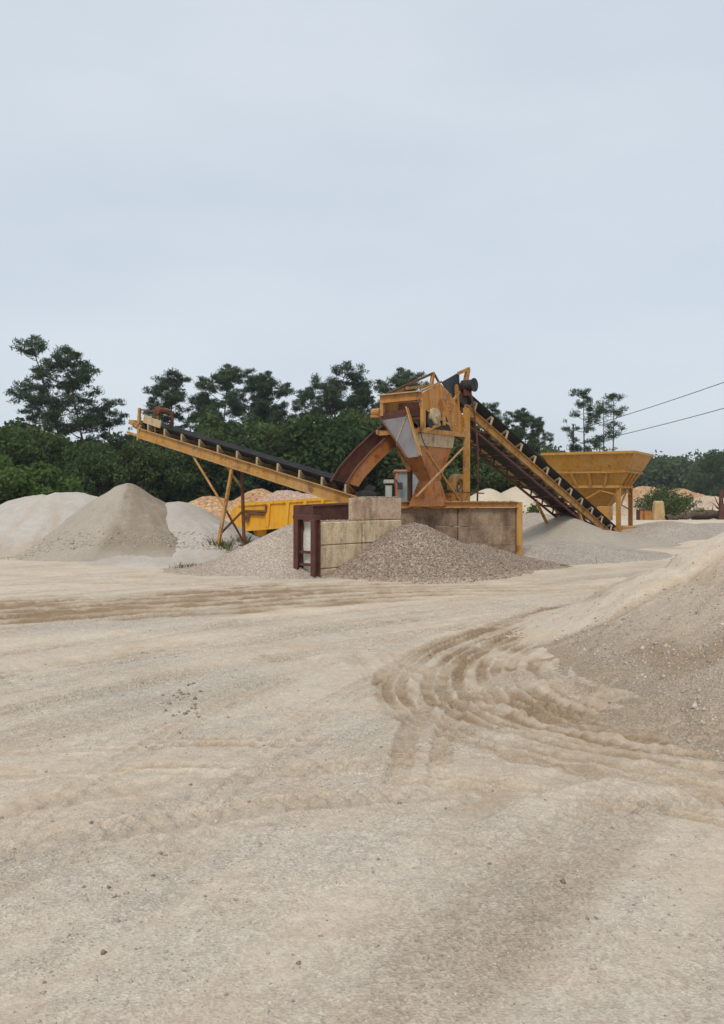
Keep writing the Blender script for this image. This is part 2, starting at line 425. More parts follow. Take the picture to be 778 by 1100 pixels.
TRACKS = [
    # path, list of wheel offsets, rut width, depth, tread, dampness plus painted rut shade, grey, reach (half width of the disturbed band), fade (start, end)
    ([(-13, 12.6), (-9, 14.0), (-6.6, 15.1), (-4.5, 16.2), (-2.7, 17.1), (-.5, 18.5), (2, 19.3), (5, 19.9)], [-2.1, -1.5, -.85, -.25, .4, 1.05, 1.7, 2.2], .36, .06, .035, 1.7, 0, 2.5, (0.0, .8)),
    ([(-8, 6.9), (-5.2, 9.3), (-4.4, 10.3), (-3.1, 11.7), (-1.5, 13.2), (.8, 15), (4, 17.5), (8, 20.5)], [-.98, -.82, -.66, .7, .86, 1.02], .11, .028, .012, .25, .7, 1.5, (0, .2)),
    ([(-6, 5.2), (-4.5, 7.6), (-3.5, 9.2), (-2.2, 10.8), (-.4, 12.5), (1.8, 14.6), (5, 17.2), (9, 20)], [-.92, -.76, -.6, .76, .92, 1.08], .11, .028, .012, .25, .7, 1.4, (0, .2)),
    ([(-1.7, 3.4), (-1.5, 5.5), (-1.2, 7), (-.6, 8.8), (.3, 10.7), (1.6, 12.6), (4, 15.2), (8, 18.6)], [-.62, -.46, -.3, .46, .62, .78], .11, .026, .012, .25, .7, 1.05, (0, .2)),
    ([(-3.4, 4.2), (-2.4, 5.2), (-.8, 5.9), (.9, 6.3), (2.8, 6.2)], [-.35, .35], .28, .02, .025, .35, .2, .9, (0, 1)),
    ([(3.9, 5.7), (2.7, 6.4), (1.65, 7.0), (.98, 7.75), (.66, 8.7), (.74, 10.0), (1.28, 11.4), (2.2, 12.9), (3.5, 14.8), (5.4, 17), (7.6, 19.6)], [-.44, -.25, -.08, .2, .36, .5], .125, .036, .05, 1.25, 0, .74, (0, .5)),
    ([(4.4, 6.7), (3.0, 7.15), (2.1, 7.75), (1.62, 8.6), (1.55, 9.7), (1.9, 10.9), (2.7, 12.3), (4, 14.2)], [-.46, -.2, -.02, .16, .45], .13, .04, .055, 1.25, 0, .74, (0, .7)),
    ([(5.5, 6.0), (3.2, 6.9), (1.9, 8.0), (.9, 8.9), (.2, 10.4), (0, 12)], [-.3, -.12, .2, .34], .12, .03, .045, .9, 0, .55, (0, .9)),
    ([(3.4, 5.3), (1.9, 6.1), (.4, 6.6), (-1.4, 6.8), (-3.5, 6.4)], [-.45, -.28, .3, .46], .12, .024, .04, .6, 0, .7, (0, .9)),
    ([(.35, 5.6), (.42, 6.6), (.62, 7.8), (1.05, 9.2), (1.5, 10.4)], [-.2, .12], .19, .03, .045, .6, 0, .5, (0, .8)),
    ([(5, 6.6), (3.6, 7.5), (2.8, 8.2), (2.25, 9.1), (2.2, 9.9), (2.5, 10.6)], [-.14, .14], .19, .07, .05, .5, .2, .5, (0, .6)),
    ([(.6, 5.0), (1.5, 5.9), (2.7, 6.1), (4.2, 5.5)], [-.3, .3], .3, .028, .04, .45, .1, .75, (0, .6)),
    ([(-12, 21.2), (-6, 21.0), (-1.5, 20.6), (4, 21.6), (9, 24.5), (15, 29)], [-.8, .8], .3, .03, .02, .45, 0, 1.2, (0, .8)),
    ([(.5, 18.6), (4.5, 19.6), (8.2, 22), (12, 26), (17, 31)], [-.9, -.6, .7, 1.0], .3, .025, .015, .35, .4, 1.4, (0, .3)),
]

FLOW = [(-9.5, 1.0), (-7.2, 5.0), (-5.0, 8.6), (-2.2, 12.0), (1.6, 15.4), (6.5, 19.0), (12, 23.5), (20, 31)]
def ground_height(x, y):
    """height, and the masks that drive the material"""
    z = 0.05 * fbm(x * .25, y * .25, 3, 5) * sstep(0, 12, y)
    z = z + 0.022 * fbm(x * 1.1, y * 1.1, 4, 9) + 0.010 * fbm(x * 6.5, y * 6.5, 3, 21) + 0.006 * fbm(x * 22, y * 22, 2, 33)
    wet_shade = np.zeros_like(x); grey = np.clip(0.35 + 1.3 * fbm(x * .3, y * .42, 4, 41), 0, 1) * sstep(20, 14, y)
    grey = np.clip(grey + sstep(3.0, .5, np.hypot((x + 1.0) / 1.6, (y - 8.0) / 1.2)) * .7, 0, 1)
    for pts, offs, rw, dep, tread, w, g, reach, fade in TRACKS:
        pa = np.array(pts); m = (x > pa[:, 0].min() - 2.5) & (x < pa[:, 0].max() + 2.5) & (y > pa[:, 1].min() - 2.5) & (y < pa[:, 1].max() + 2.5)
        if not m.any(): continue
        xs, ys = x[m], y[m]
        wob = 0.10 * fbm(xs * .45, ys * .45, 2, 77)
        d, lat, arc, tot = poly_dist(xs, ys, pts); lat = lat + wob
        u = arc / tot
        f = sstep(reach * (1 + .5 * fbm(xs * 1.3, ys * 1.3, 3, 57)), reach * .5, np.abs(lat) + np.maximum(d - np.abs(lat - wob), 0) * 3) * (1 - fade[1] * sstep(.55, 1.0, u)) * sstep(-.03, .24, u)
        f = f * np.clip(.82 + 1.0 * fbm(xs * 1.1 + 5, ys * 1.1, 4, 55 + len(offs)), 0.12, 1)
        dz = np.zeros_like(xs); inr = np.zeros_like(xs)
        for o in offs:
            e = (lat - o) / (rw * .5)
            prof = np.exp(-e ** 8 * .6); berm = np.exp(-((np.abs(e) - 1.22) / .2) ** 2)
            dz += -dep * prof + dep * .36 * berm * (1 + 1.3 * fbm(xs * 7, ys * 7, 2, 91))
            cle = np.tanh(3 * np.sin(2 * math.pi * (arc / .15 + np.abs(e) * .35))) * .5
            dz += tread * 1.0 * cle * prof * np.clip(.6 + 2 * fbm(xs * 1.5, ys * 1.5, 2, 13), 0, 1)
            inr = np.maximum(inr, prof)
        dz += dep * .45 * fbm(xs * 5.5, ys * 5.5, 3, 61) * (1 - inr * .6)
        z[m] += dz * f
        wet_shade[m] = np.maximum(wet_shade[m], w * f * (.42 + .58 * inr + .45 * vnoise(lat * 3.1, arc * .35, 18) + .35 * fbm(xs * 2.2, ys * 2.2, 3, 19)))  # damp soil, with rut floors tinted darker to paint in groove shade
        grey[m] = np.maximum(grey[m] * (1 - .6 * w * f), g * f * (.25 + .75 * inr))  # gravel tone, also strengthened inside ruts as painted groove shade
    # traffic flow: faint streaks that follow the sweep of the road
    m = (y > 2.5) & (y < 32) & (np.abs(x) < 22)
    xs, ys = x[m], y[m]
    d, lat, arc, tot = poly_dist(xs, ys, FLOW)
    st = vnoise(lat * 1.7 + 40, arc * .10, 201) + .7 * vnoise(lat * 4.5, arc * .16, 202) + .5 * vnoise(lat * 11, arc * .3, 203)
    win = sstep(32, 26, ys) * sstep(2.5, 4, ys)
    z[m] += .014 * st * win
    grey[m] = np.clip(grey[m] + .75 * st * win, 0, 1)
    wet_shade[m] = np.maximum(wet_shade[m], np.clip(.9 * (vnoise(lat * 2.3 + 9, arc * .13, 204) + .5 * vnoise(lat * 7, arc * .22, 205) - .16), 0, .5) * win)
    # churned corner beside the bank
    c = np.exp(-(((x - 1.75) / 1.0) ** 2 + ((y - 8.9) / 1.7) ** 2) ** 1.5)
    z += c * (.10 * fbm(x * 2.2, y * 2.2, 4, 71) + .03 * np.abs(fbm(x * 9, y * 9, 3, 73)))
    wet_shade = np.maximum(wet_shade, c * np.clip(.45 + .9 * fbm(x * 1.6, y * 1.6, 3, 79), 0, 1) * .8)
    # spoil ridge pushed up along the toe of the bank
    d, lat, arc, tot = poly_dist(x, y, [(1.75, 9.3), (2.1, 8.75), (2.7, 8.4), (3.6, 8.2)])
    z += .12 * np.exp(-(d / .3) ** 2) * (1 + .7 * fbm(x * 5, y * 5, 3, 83))
    # mid distance: shallow undulation, plateau on the right, damp margin
    z += .25 * fbm(x * .06, y * .06, 3, 15) * sstep(34, 60, y)
    z += .28 * sstep(12.0, 18, x) * sstep(31, 40, y) * sstep(75, 60, y)
    wet_shade = np.clip(np.maximum(wet_shade, .35 * sstep(.15, .5, fbm(x * .2, y * .45, 4, 23)) * sstep(18, 24, y) * sstep(60, 40, y)), 0, 1)
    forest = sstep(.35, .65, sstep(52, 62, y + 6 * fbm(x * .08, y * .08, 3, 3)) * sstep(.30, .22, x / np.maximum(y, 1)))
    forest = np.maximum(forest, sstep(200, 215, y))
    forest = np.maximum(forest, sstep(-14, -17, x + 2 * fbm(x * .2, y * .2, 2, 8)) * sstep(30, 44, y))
    return z, wet_shade, np.clip(grey, 0, 1), forest

ys = np.concatenate([np.array([-120, -40, -15, -6, -2, 0]), np.geomspace(1.4, 4.4, 90), np.geomspace(4.41, 21, 880), np.geomspace(21.1, 60, 130), np.geomspace(62, 900, 46)])
core = np.maximum(.56 * np.maximum(ys, 1.4) + 1.5, 2.5)
sc_ = np.linspace(-1, 1, 620); K = 22
ko = (np.arange(1, K + 1) / K) ** 2.2
xs = np.empty((len(ys), 620 + 2 * K))
xs[:, K:-K] = core[:, None] * sc_[None, :]
far = (260 + .3 * np.abs(ys))[:, None] * ko[None, :]
xs[:, -K:] = core[:, None] + far; xs[:, :K] = -(core[:, None] + far)[:, ::-1]
X = xs; Y = np.repeat(ys[:, None], X.shape[1], 1)
Z, WET_SHADE, GREY, FOREST = ground_height(X.ravel(), Y.ravel())
nr, nc = X.shape
V = np.stack([X.ravel(), Y.ravel(), Z], 1)
idx = np.arange(nr * nc).reshape(nr, nc)
F = np.stack([idx[:-1, :-1].ravel(), idx[:-1, 1:].ravel(), idx[1:, 1:].ravel(), idx[1:, :-1].ravel()], 1)
o = obj_np('ground', V, F, M['ground'], None, {'wet_shade': WET_SHADE, 'grey': GREY, 'forest': FOREST}, True)
tag(o, 'pale sandy quarry yard crossed by tyre tracks', kind='structure')

def gz(x, y):
    return float(ground_height(np.array([float(x)]), np.array([float(y)]))[0][0])

# ================================================================== HEAPS
def heap_h(x, y, cones, seed, rough=.05):
    h = np.full(x.shape, -9.0)
    for k, (cx, cy, H, R, ap) in enumerate(cones):
        dx, dy = x - cx, y - cy; d = np.hypot(dx, dy)
        d = d * (1 + .10 * vnoise(dx / (d + .01) * 2.2 + 5, dy / (d + .01) * 2.2 + 3, seed + k) * sstep(0, R, d) * 2)
        sl = H / R
        c = H + sl * ap * .6 - sl * (np.sqrt(d * d + ap * ap))
        th = np.arctan2(dy, dx)
        c = c + (rough * .9 * vnoise(np.cos(th) * 9 + 3, np.sin(th) * 9 + d * .15, seed + 7 + k) - rough * .8 * (.5 - np.abs(vnoise(np.cos(th) * 17 + 3, np.sin(th) * 17 + d * .3, seed + 17 + k)))) * sstep(.2, R * .55, d)
        mx = np.maximum(h, c); df = np.abs(h - c)
        h = mx + np.maximum(.25 - df, 0) ** 2 * .6
    raw = h; s = .17
    h = s * np.log1p(np.exp(np.clip(raw / s, -30, 30))) - .055 - .5 * sstep(-.12, -.55, raw)      # spreading toe
    h = h + (rough * fbm(x * .8, y * .8, 4, seed + 3) + rough * .35 * fbm(x * 4, y * 4, 3, seed + 4)) * sstep(-.5, .3, raw)
    return h

def heap(name, label, cones, mat, res, seed, rough=.05, cat='sand heap', group=None, parent=None, masks=None, hf=None):
    x0 = min(c[0] - c[3] * 1.5 - .5 for c in cones); x1 = max(c[0] + c[3] * 1.5 + .5 for c in cones)
    y0 = min(c[1] - c[3] * 1.5 - .5 for c in cones); y1 = max(c[1] + c[3] * 1.5 + .5 for c in cones)
    gx, gy = np.meshgrid(np.arange(x0, x1, res), np.arange(y0, y1, res))
    x, y = gx.ravel(), gy.ravel()
    h = heap_h(x, y, cones, seed, rough) if hf is None else hf(x, y)
    g = ground_height(x, y)[0]
    n, m = gx.shape; keep = (h > g - .12).reshape(n, m)
    idx = np.arange(n * m).reshape(n, m)
    q = keep[:-1, :-1] | keep[1:, :-1] | keep[:-1, 1:] | keep[1:, 1:]
    F = np.stack([idx[:-1, :-1][q], idx[:-1, 1:][q], idx[1:, 1:][q], idx[1:, :-1][q]], 1)
    us, inv = np.unique(F, return_inverse=True); F = inv.reshape(F.shape)
    V = np.stack([x, y, np.maximum(h, g - .3)], 1)[us]
    at = None
    if masks: at = {k: f(V[:, 0], V[:, 1], V[:, 2]) for k, f in masks.items()}
    o = obj_np(name, V, F, mat, parent, at, True)
    if parent is None: tag(o, label, cat, group)
    return o

def stones(name, pts, size, mat, parent=None, seed=1, kind='stuff', flat=.78):
    """one mesh of many small irregular stones"""
    r = np.random.default_rng(seed); n = len(pts)
    base = np.array([(1, 0, 0), (0, 1, 0), (-1, 0, 0), (0, -1, 0), (0, 0, 1), (0, 0, -1)], float)
    tri = np.array([(0, 1, 4), (1, 2, 4), (2, 3, 4), (3, 0, 4), (1, 0, 5), (2, 1, 5), (3, 2, 5), (0, 3, 5)])
    s = np.asarray(size)[:, None, None] * (base[None] * r.uniform(.55, 1.25, (n, 6, 1)) + r.normal(0, .12, (n, 6, 3)))
    s[:, :, 2] *= flat
    a = r.uniform(0, 6.28, n); ca, sa = np.cos(a)[:, None], np.sin(a)[:, None]
    sx = s[:, :, 0] * ca - s[:, :, 1] * sa; sy = s[:, :, 0] * sa + s[:, :, 1] * ca
    V = np.stack([sx, sy, s[:, :, 2]], 2) + np.asarray(pts)[:, None, :]
    F = (tri[None] + 6 * np.arange(n)[:, None, None]).reshape(-1, 3)
    t = np.repeat(np.clip(r.normal(.5, .25, n), 0, 1), 6)
    o = obj_np(name, V.reshape(-1, 3), F, mat, parent, {'tint': t})
    if kind: o['kind'] = kind
    return o

rng = np.random.default_rng(4)
# ---- the three heaps on the left
heap('sand_heap', 'broad white sand heap leftmost in the yard, below the leaning pines',
     [(-13.2, 34.0, 2.25, 5.4, .8), (-11.6, 33.6, 2.45, 5.0, .8), (-15.6, 33.5, 1.9, 5.0, .8), (-19.5, 33.5, 1.2, 4.5, .8)], M['sand_white'], .09, 11, .14, group='sand heaps on the left',
     masks={'damp': lambda x, y, z: np.clip(1.2 * vnoise(np.arctan2(y - 34, x + 12.5) * 5, z * .7, 37) + .6 * vnoise(np.arctan2(y - 34, x + 12.5) * 15, z, 38) + .5 * sstep(.7, .1, z), 0, .8)})
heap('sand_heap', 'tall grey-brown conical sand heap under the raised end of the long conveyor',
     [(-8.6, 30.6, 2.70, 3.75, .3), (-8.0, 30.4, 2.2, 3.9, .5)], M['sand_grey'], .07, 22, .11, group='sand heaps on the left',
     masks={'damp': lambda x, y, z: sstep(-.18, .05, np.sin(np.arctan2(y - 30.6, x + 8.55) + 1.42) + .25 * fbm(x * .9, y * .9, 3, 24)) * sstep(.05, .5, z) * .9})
heap('sand_heap', 'long white sand heap between the grey cone and the conveyor legs',
     [(-6.85, 30.75, 2.1, 3.6, .8), (-6.1, 29.7, 1.55, 3.0, .7), (-5.35, 29.3, .85, 2.4, .7), (-7.0, 28.4, .65, 2.4, .7)], M['sand_white'], .08, 33, .09, group='sand heaps on the left',
     masks={'damp': lambda x, y, z: np.clip(1.3 * vnoise(np.arctan2(y - 30.9, x + 6.4) * 5.5, z * .8, 35) + .7 * vnoise(np.arctan2(y - 30.9, x + 6.4) * 17, z * 1.1, 36), 0, .8)})
o = heap('gravel_heap', 'low grey gravel heap left of the concrete wall, in front of the dump truck',
     [(-1.75, 24.9, 1.45, 2.85, .4), (-.9, 26.0, 1.3, 2.6, .4), (-3.2, 24.3, .42, 1.7, .4)], M['gravel_warm'], .07, 44, .04, 'gravel heap')
# ---- brown gravel in the bay
G_CONES = [(1.45, 23.45, 1.44, 2.75, .28), (2.35, 24.3, .95, 2.2, .4), (3.4, 25.3, .76, 1.75, .4), (4.3, 25.5, .40, 1.3, .4)]
gp = heap('gravel_heap', 'brown gravel heap spilling out of the bay between concrete wall and panel', G_CONES, M['gravel_brown'], .05, 55, .035, 'gravel heap')
n = 26000
px = rng.uniform(-1.2, 5.8, n); py = rng.uniform(20.2, 25.8, n)
hz = heap_h(px, py, G_CONES, 55, .035); kk = hz > .03 + .05 * rng.random(n)
stones('gravel', np.stack([px, py, hz], 1)[kk], rng.lognormal(-3.8, .35, kk.sum()).clip(.012, .05), M['stone_brown'], gp, 5)
# coarse stones that rolled to the foot of the left heaps
n = 5200
px = rng.uniform(-19, -3.5, n); py = 27.2 + np.abs(rng.normal(0, .9, n)); zz = ground_height(px, py)[0]
for cs_, sd_ in (([(-8.6, 30.6, 2.70, 3.75, .3), (-8.0, 30.4, 2.2, 3.9, .5)], 22), ([(-6.85, 30.75, 2.1, 3.6, .8), (-6.1, 29.7, 1.55, 3.0, .7), (-5.35, 29.3, .85, 2.4, .7), (-7.0, 28.4, .65, 2.4, .7)], 33)):
    zz = np.maximum(zz, heap_h(px, py, cs_, sd_, .11 if sd_ == 22 else .09))
kk = zz < .9
stones('gravel', np.stack([px, py, zz], 1)[kk], rng.lognormal(-3.9, .5, kk.sum()).clip(.01, .09), M['stone'], None, 15)['label'] = 'loose stones along the foot of the sand heaps'
# ---- heaps on the right, round the feed hopper
heap('sand_heap', 'grey sand heap under the lower end of the steep conveyor', [(8.6, 35.6, 1.35, 3.0, .4), (7.0, 34.4, .6, 2.4, .5), (10.6, 36.2, .7, 2.4, .5)], M['sand_grey'], .10, 66, .05, group='heaps around the feed hopper')
heap('gravel_heap', 'low grey gravel spread to the right of the feed hopper legs', [(15.2, 41.5, .95, 4.2, .9), (18.8, 44.0, .8, 4.6, 1.2)], M['gravel_grey'], .14, 77, .05, 'gravel heap', group='heaps around the feed hopper')
heap('gravel_heap', 'small low gravel heap right of the yellow corner post of the bay', [(6.1, 28.5, .55, 2.3, .5), (7.4, 30.2, .5, 2.4, .6)], M['gravel_grey'], .09, 88, .04, 'gravel heap', group='heaps around the feed hopper')
heap('gravel_heap', 'pinkish grey gravel heap behind the panel, left of the steep conveyor foot', [(9.6, 47.0, 1.25, 4.2, .7), (12.2, 48.5, .9, 3.8, .8)], M['gravel_grey'], .14, 99, .06, 'gravel heap', group='heaps around the feed hopper')
heap('sand_heap', 'small pointed cream sand heap far behind the corner post', [(9.2, 61.0, 2.75, 4.6, .4)], M['sand_cream'], .2, 101, .06, group='cream heaps behind the steep conveyor')
heap('sand_heap', 'taller cream sand heap far behind the steep conveyor', [(11.9, 63.5, 2.95, 5.6, .4), (15.5, 66.0, 2.2, 5.0, .5)], M['sand_cream'], .2, 102, .06, group='cream heaps behind the steep conveyor')
heap('earth_heap', 'dark orange earth heap behind the dump truck', [(-8.6, 47.5, 2.3, 4.2, .7), (-6.0, 48.8, 2.65, 4.4, .7), (-3.4, 49.5, 2.3, 4.2, .7)], M['earth'], .2, 103, .1, 'earth heap')
# ---- far earth banks at the right
for lab, cs, mt, sd in [
    ('orange earth bank below the far wood, behind the leafy bush', [(44, 131, 3.9, 9, 1.5), (50.5, 133, 3.5, 8, 1.5), (38, 128, 2.7, 8, 1.5), (33, 126, 2.6, 7, 1.5)], 'earth', 111),
    ('pale orange bank at the right edge below the far wood', [(60, 126, 3.4, 9, 1.5), (67, 124, 3.6, 10, 1.5), (76, 126, 3.5, 10, 1.5), (86, 128, 3.3, 10, 1.5)], 'earth', 112),
    ('pale sandy slope at the right edge in front of the orange bank', [(43, 102, 2.1, 9, 2), (52, 104, 2.3, 10, 2), (62, 108, 2.4, 11, 2), (30, 98, 1.7, 8, 2), (24, 92, 1.2, 7, 2)], 'earth_pink', 113)]:
    heap('earth_bank', lab, cs, M[mt], .45, sd, .35, 'earth bank', group='far earth banks')

# ---- big bank in the right foreground
def bank(x, y):
    t = np.clip((y - 8.6) / 3.4, 0, 1); cy = 8.6 + 3.4 * t
    w = .25 * fbm(x * .35, y * .35, 3, 131)
    d = np.hypot(x - 7.3, y - cy) + w
    h = .53 * (4.75 - d); s = .16
    h = s * np.log1p(np.exp(np.clip(h / s, -30, 30))) - .07
    h = np.where(h > 2.2, 2.2 + .5 * np.tanh((h - 2.2) / .5), h)
    ang = np.arctan2(y - cy, x - 7.3)
    h = h + .05 * fbm(x * .9, y * .9, 4, 132) + .022 * fbm(x * 5, y * 5, 3, 133)
    up = sstep(.15, .6, h)
    h = h + up * .022 * vnoise((y + x * .45) * 3.2, d * .35, 134) + up * .014 * vnoise((y + x * .45) * 9, d * .8, 135)
    h = h - .09 * up * np.exp(-((y - 11.5 - .12 * fbm(x * 1.4, y, 3, 144)) / .10) ** 2) + .05 * up * sstep(11.55, 11.8, y)
    h = h + .035 * sstep(.0, .12, h) * np.abs(fbm(x * 3.2, y * 3.2, 3, 145)) * 2 * sstep(11.6, 11.2, y)
    # a slump below the crest
    h = h - .10 * up * np.exp(-((d - 2.75 - .25 * vnoise(y * 1.1, x * .3, 137)) / .10) ** 2) * sstep(-.1, .25, vnoise(x * .6, y * .6, 138) + .12)
    return h
def bank_grey(x, y, z):
    return np.clip(.85 + 1.3 * fbm(x * .5, y * .5, 4, 140) - 1.1 * sstep(10.9, 12.0, y + 1.1 * fbm(x * .8, y * .8, 3, 142)) + .3 * sstep(11.5, 9, y), 0, 1)
def bank_wet(x, y, z):
    return np.clip(.30 * sstep(.7, 0, z) + .38 + .6 * sstep(.05, .4, fbm(x * .9, y * .9, 4, 141)) * sstep(.1, .5, z) - .5 * sstep(11.0, 12.0, y + .4 * fbm(x, y, 3, 143)) + .5 * np.exp(-((y - 11.5 - .12 * fbm(x * 1.4, y, 3, 144)) / .09) ** 2), 0, .8)
bk = heap('gravel_bank', 'large sand and gravel bank rising at the right edge of the foreground', [(7.3, 10.3, 2.4, 4.2, .5)], M['ground'], .045, 130, hf=bank,
          cat='gravel bank', masks={'grey': bank_grey, 'wet_shade': bank_wet, 'forest': lambda x, y, z: x * 0})
n = 16000
px = rng.uniform(2.7, 6.2, n); py = rng.uniform(4.5, 14.5, n); hb = bank(px, py); gg = ground_height(px, py)[0]
kk = (hb > gg + .02) & (rng.random(n) < .15 + .85 * bank_grey(px, py, hb))
stones('gravel', np.stack([px, py, hb - .002], 1)[kk], rng.lognormal(-4.6, .55, kk.sum()).clip(.004, .045), M['stone'], bk, 6)
# ---- loose stones on the yard
n = 34000
py = 2.6 * (18 / 2.6) ** rng.random(n); px = rng.uniform(-.52, .52, n) * (py + 1)
zz, ww, gg, ff = ground_height(px, py)
dens = np.clip(.10 + .8 * gg + .9 * fbm(px * 1.2, py * 1.2, 3, 151), 0.03, 1) * np.clip(1 - ww, .2, 1)
kk = (rng.random(n) < dens) & (bank(px, py) < zz + .02)
sz = rng.lognormal(-5.15, .5, kk.sum()).clip(.002, .03) * (.55 + .05 * py[kk])
stones('gravel', np.stack([px, py, zz], 1)[kk], sz, M['stone'], None, 7)['label'] = 'small loose stones scattered over the yard'
# a patch of bigger dark stones in the middle of the yard
pts = []
for k in range(30):
    a = P(rng.normal(196, 9), rng.uniform(733, 772), 9); d = CAM_H * FPX / (rng.uniform(733, 772) - HY)
    x = (rng.normal(196, 15) - CX) / FPX * d; pts.append((x, d, gz(x, d) + .006))
stones('dark_pebbles', np.array(pts), rng.uniform(.012, .034, len(pts)), M['stone_brown'], None, 8)
pts = []
for k in range(38):
    d = CAM_H * FPX / (rng.uniform(780, 1050) - HY); x = rng.uniform(-.43, .30) * d
    pts.append((x, d, gz(x, d) + .004))
stones('dark_pebbles', np.array(pts), rng.uniform(.006, .02, len(pts)), M['stone_brown'], None, 9)

# ================================================================== TREES
def leaf_quads(r, C, size, aspect=.5, out=None, outw=.0):
    """diamond shaped leaves at centres C"""
    n = len(C); s = size * r.uniform(.65, 1.35, n)
    nv = r.normal(0, 1, (n, 3))
    if out is not None: nv = nv * (1 - outw) + out * outw * 1.6
    nv /= np.linalg.norm(nv, axis=1, keepdims=True) + 1e-9
    t = r.normal(0, 1, (n, 3)); t -= (t * nv).sum(1, keepdims=True) * nv; t /= np.linalg.norm(t, axis=1, keepdims=True) + 1e-9
    b = np.cross(nv, t)
    V = np.stack([C + t * s[:, None], C + b * (s * aspect)[:, None], C - t * s[:, None], C - b * (s * aspect)[:, None]], 1)
    return V.reshape(-1, 3), np.arange(4 * n).reshape(n, 4)

def tube_np(path, rad, n=6):
    path = np.asarray(path, float); m = len(path); V = []
    for i in range(m):
        d = path[min(i + 1, m - 1)] - path[max(i - 1, 0)]; d /= np.linalg.norm(d) + 1e-9
        a = np.cross(d, (0, 1, .02) if abs(d[1]) < .9 else (1, 0, 0)); a /= np.linalg.norm(a); b = np.cross(d, a)
        for k in range(n):
            t = 2 * math.pi * k / n; V.append(path[i] + rad[i] * (a * math.cos(t) + b * math.sin(t)))
    F = [(i * n + k, i * n + (k + 1) % n, (i + 1) * n + (k + 1) % n, (i + 1) * n + k) for i in range(m - 1) for k in range(n)]
    return np.array(V), np.array(F)

class Wood:
    def __init__(s): s.V = []; s.F = []; s.n = 0
    def tube(s, path, rad, n=6):
        V, F = tube_np(path, rad, n); s.V.append(V); s.F.append(F + s.n); s.n += len(V)
    def mesh(s, name, mat):
        me = mesh_np(name, np.vstack(s.V), np.vstack(s.F), None, True); me.materials.append(mat); return me

def pine_meshes(seed, H=15.0, start=.42, R=3.2, lean=(0.0, 0.0), nb=22, thin=1.0, leaf=.18, per=170, r0=.17, flat=.6):
    r = np.random.default_rng(seed); w = Wood()
    t = np.linspace(0, 1, 12)
    bend = np.stack([lean[0] * t ** 1.25 + .25 * np.sin(t * 3 + seed) * t, lean[1] * t + .2 * np.sin(t * 2.3 + 2 * seed) * t, H * .965 * t], 1)
    w.tube(bend, r0 * (1 - .82 * t), 8)
    def at(u): return np.array([np.interp(u, t, bend[:, k]) for k in range(3)])
    C, O, T = [], [], []
    def pad(c, rad):
        m = int(per * (rad / .55) ** 2 * thin)
        d = r.normal(0, .5, (m, 3)); d /= np.maximum(1, np.linalg.norm(d, axis=1, keepdims=True) / 1.25)
        sh = np.array([rad * r.uniform(.85, 1.4), rad * r.uniform(.85, 1.4), rad * flat * r.uniform(.7, 1.3)])
        C.append(c + d * sh); O.append(d)
        T.append(np.clip(r.normal(r.uniform(.2, .75), .16, m), 0, 1))
    az = r.uniform(0, 6.28)
    for i in range(nb):
        u = start + (1 - start) * (i + r.uniform(-.2, 1.2)) / nb; u = min(max(u, start * .9), .99)
        az += 2.4 + r.normal(0, .6)
        v = max(0.0, (u - start) / (1 - start))
        prof = (.5 + .7 * math.sin(math.pi * min(1, v * .75 + .22))) * (1 - .5 * v ** 3)
        L = R * prof * r.choice([.45, .7, .9, 1.15])
        up = r.uniform(-.05, .4) + .5 * v
        p0 = at(u); dr = np.array([math.cos(az), math.sin(az), 0])
        k = np.linspace(0, 1, 6)
        path = p0 + dr * (L * k)[:, None] + np.array([0, 0, 1]) * (L * up * k ** 1.5)[:, None] + r.normal(0, .06, (6, 3)) * k[:, None] * L * .4
        w.tube(path, r0 * .34 * (1 - .6 * u) * (1 - .85 * k) + .012, 5)
        pad(path[-1] + (0, 0, .1), r.uniform(.4, .62))
        for j in range(int(2 + L * 2.5 * thin ** .5)):
            kk = r.uniform(.45, 1.0); b = np.array([np.interp(kk, k, path[:, q]) for q in range(3)])
            off = r.normal(0, 1, 3) * np.array([.5, .5, .36]) * (.5 + .14 * L)
            e = b + off + (0, 0, .15)
            w.tube(np.array([b, (b + e) / 2 + (0, 0, .03), e]), np.array([.022, .016, .008]), 4)
            pad(e, r.uniform(.24, .52))
    for j in range(5):
        pad(at(1) + r.normal(0, 1, 3) * np.array([.45, .45, .35]) + (0, 0, -.1), r.uniform(.3, .5))
    for j in range(6):      # bare snags below the crown
        u = r.uniform(start * .5, start); a = r.uniform(0, 6.28); p0 = at(u); L = r.uniform(.4, 1.2)
        w.tube(np.array([p0, p0 + np.array([math.cos(a), math.sin(a), .1]) * L]), np.array([.03, .01]), 4)
    C = np.vstack(C); O = np.vstack(O); T = np.concatenate(T)
    V, F = leaf_quads(r, C, leaf, .17)
    cm = mesh_np('crown', V, F, {'tint': np.repeat(T, 4)}); cm.materials.append(M['pine_leaf'])
    return w.mesh('trunk', M['bark']), cm, H

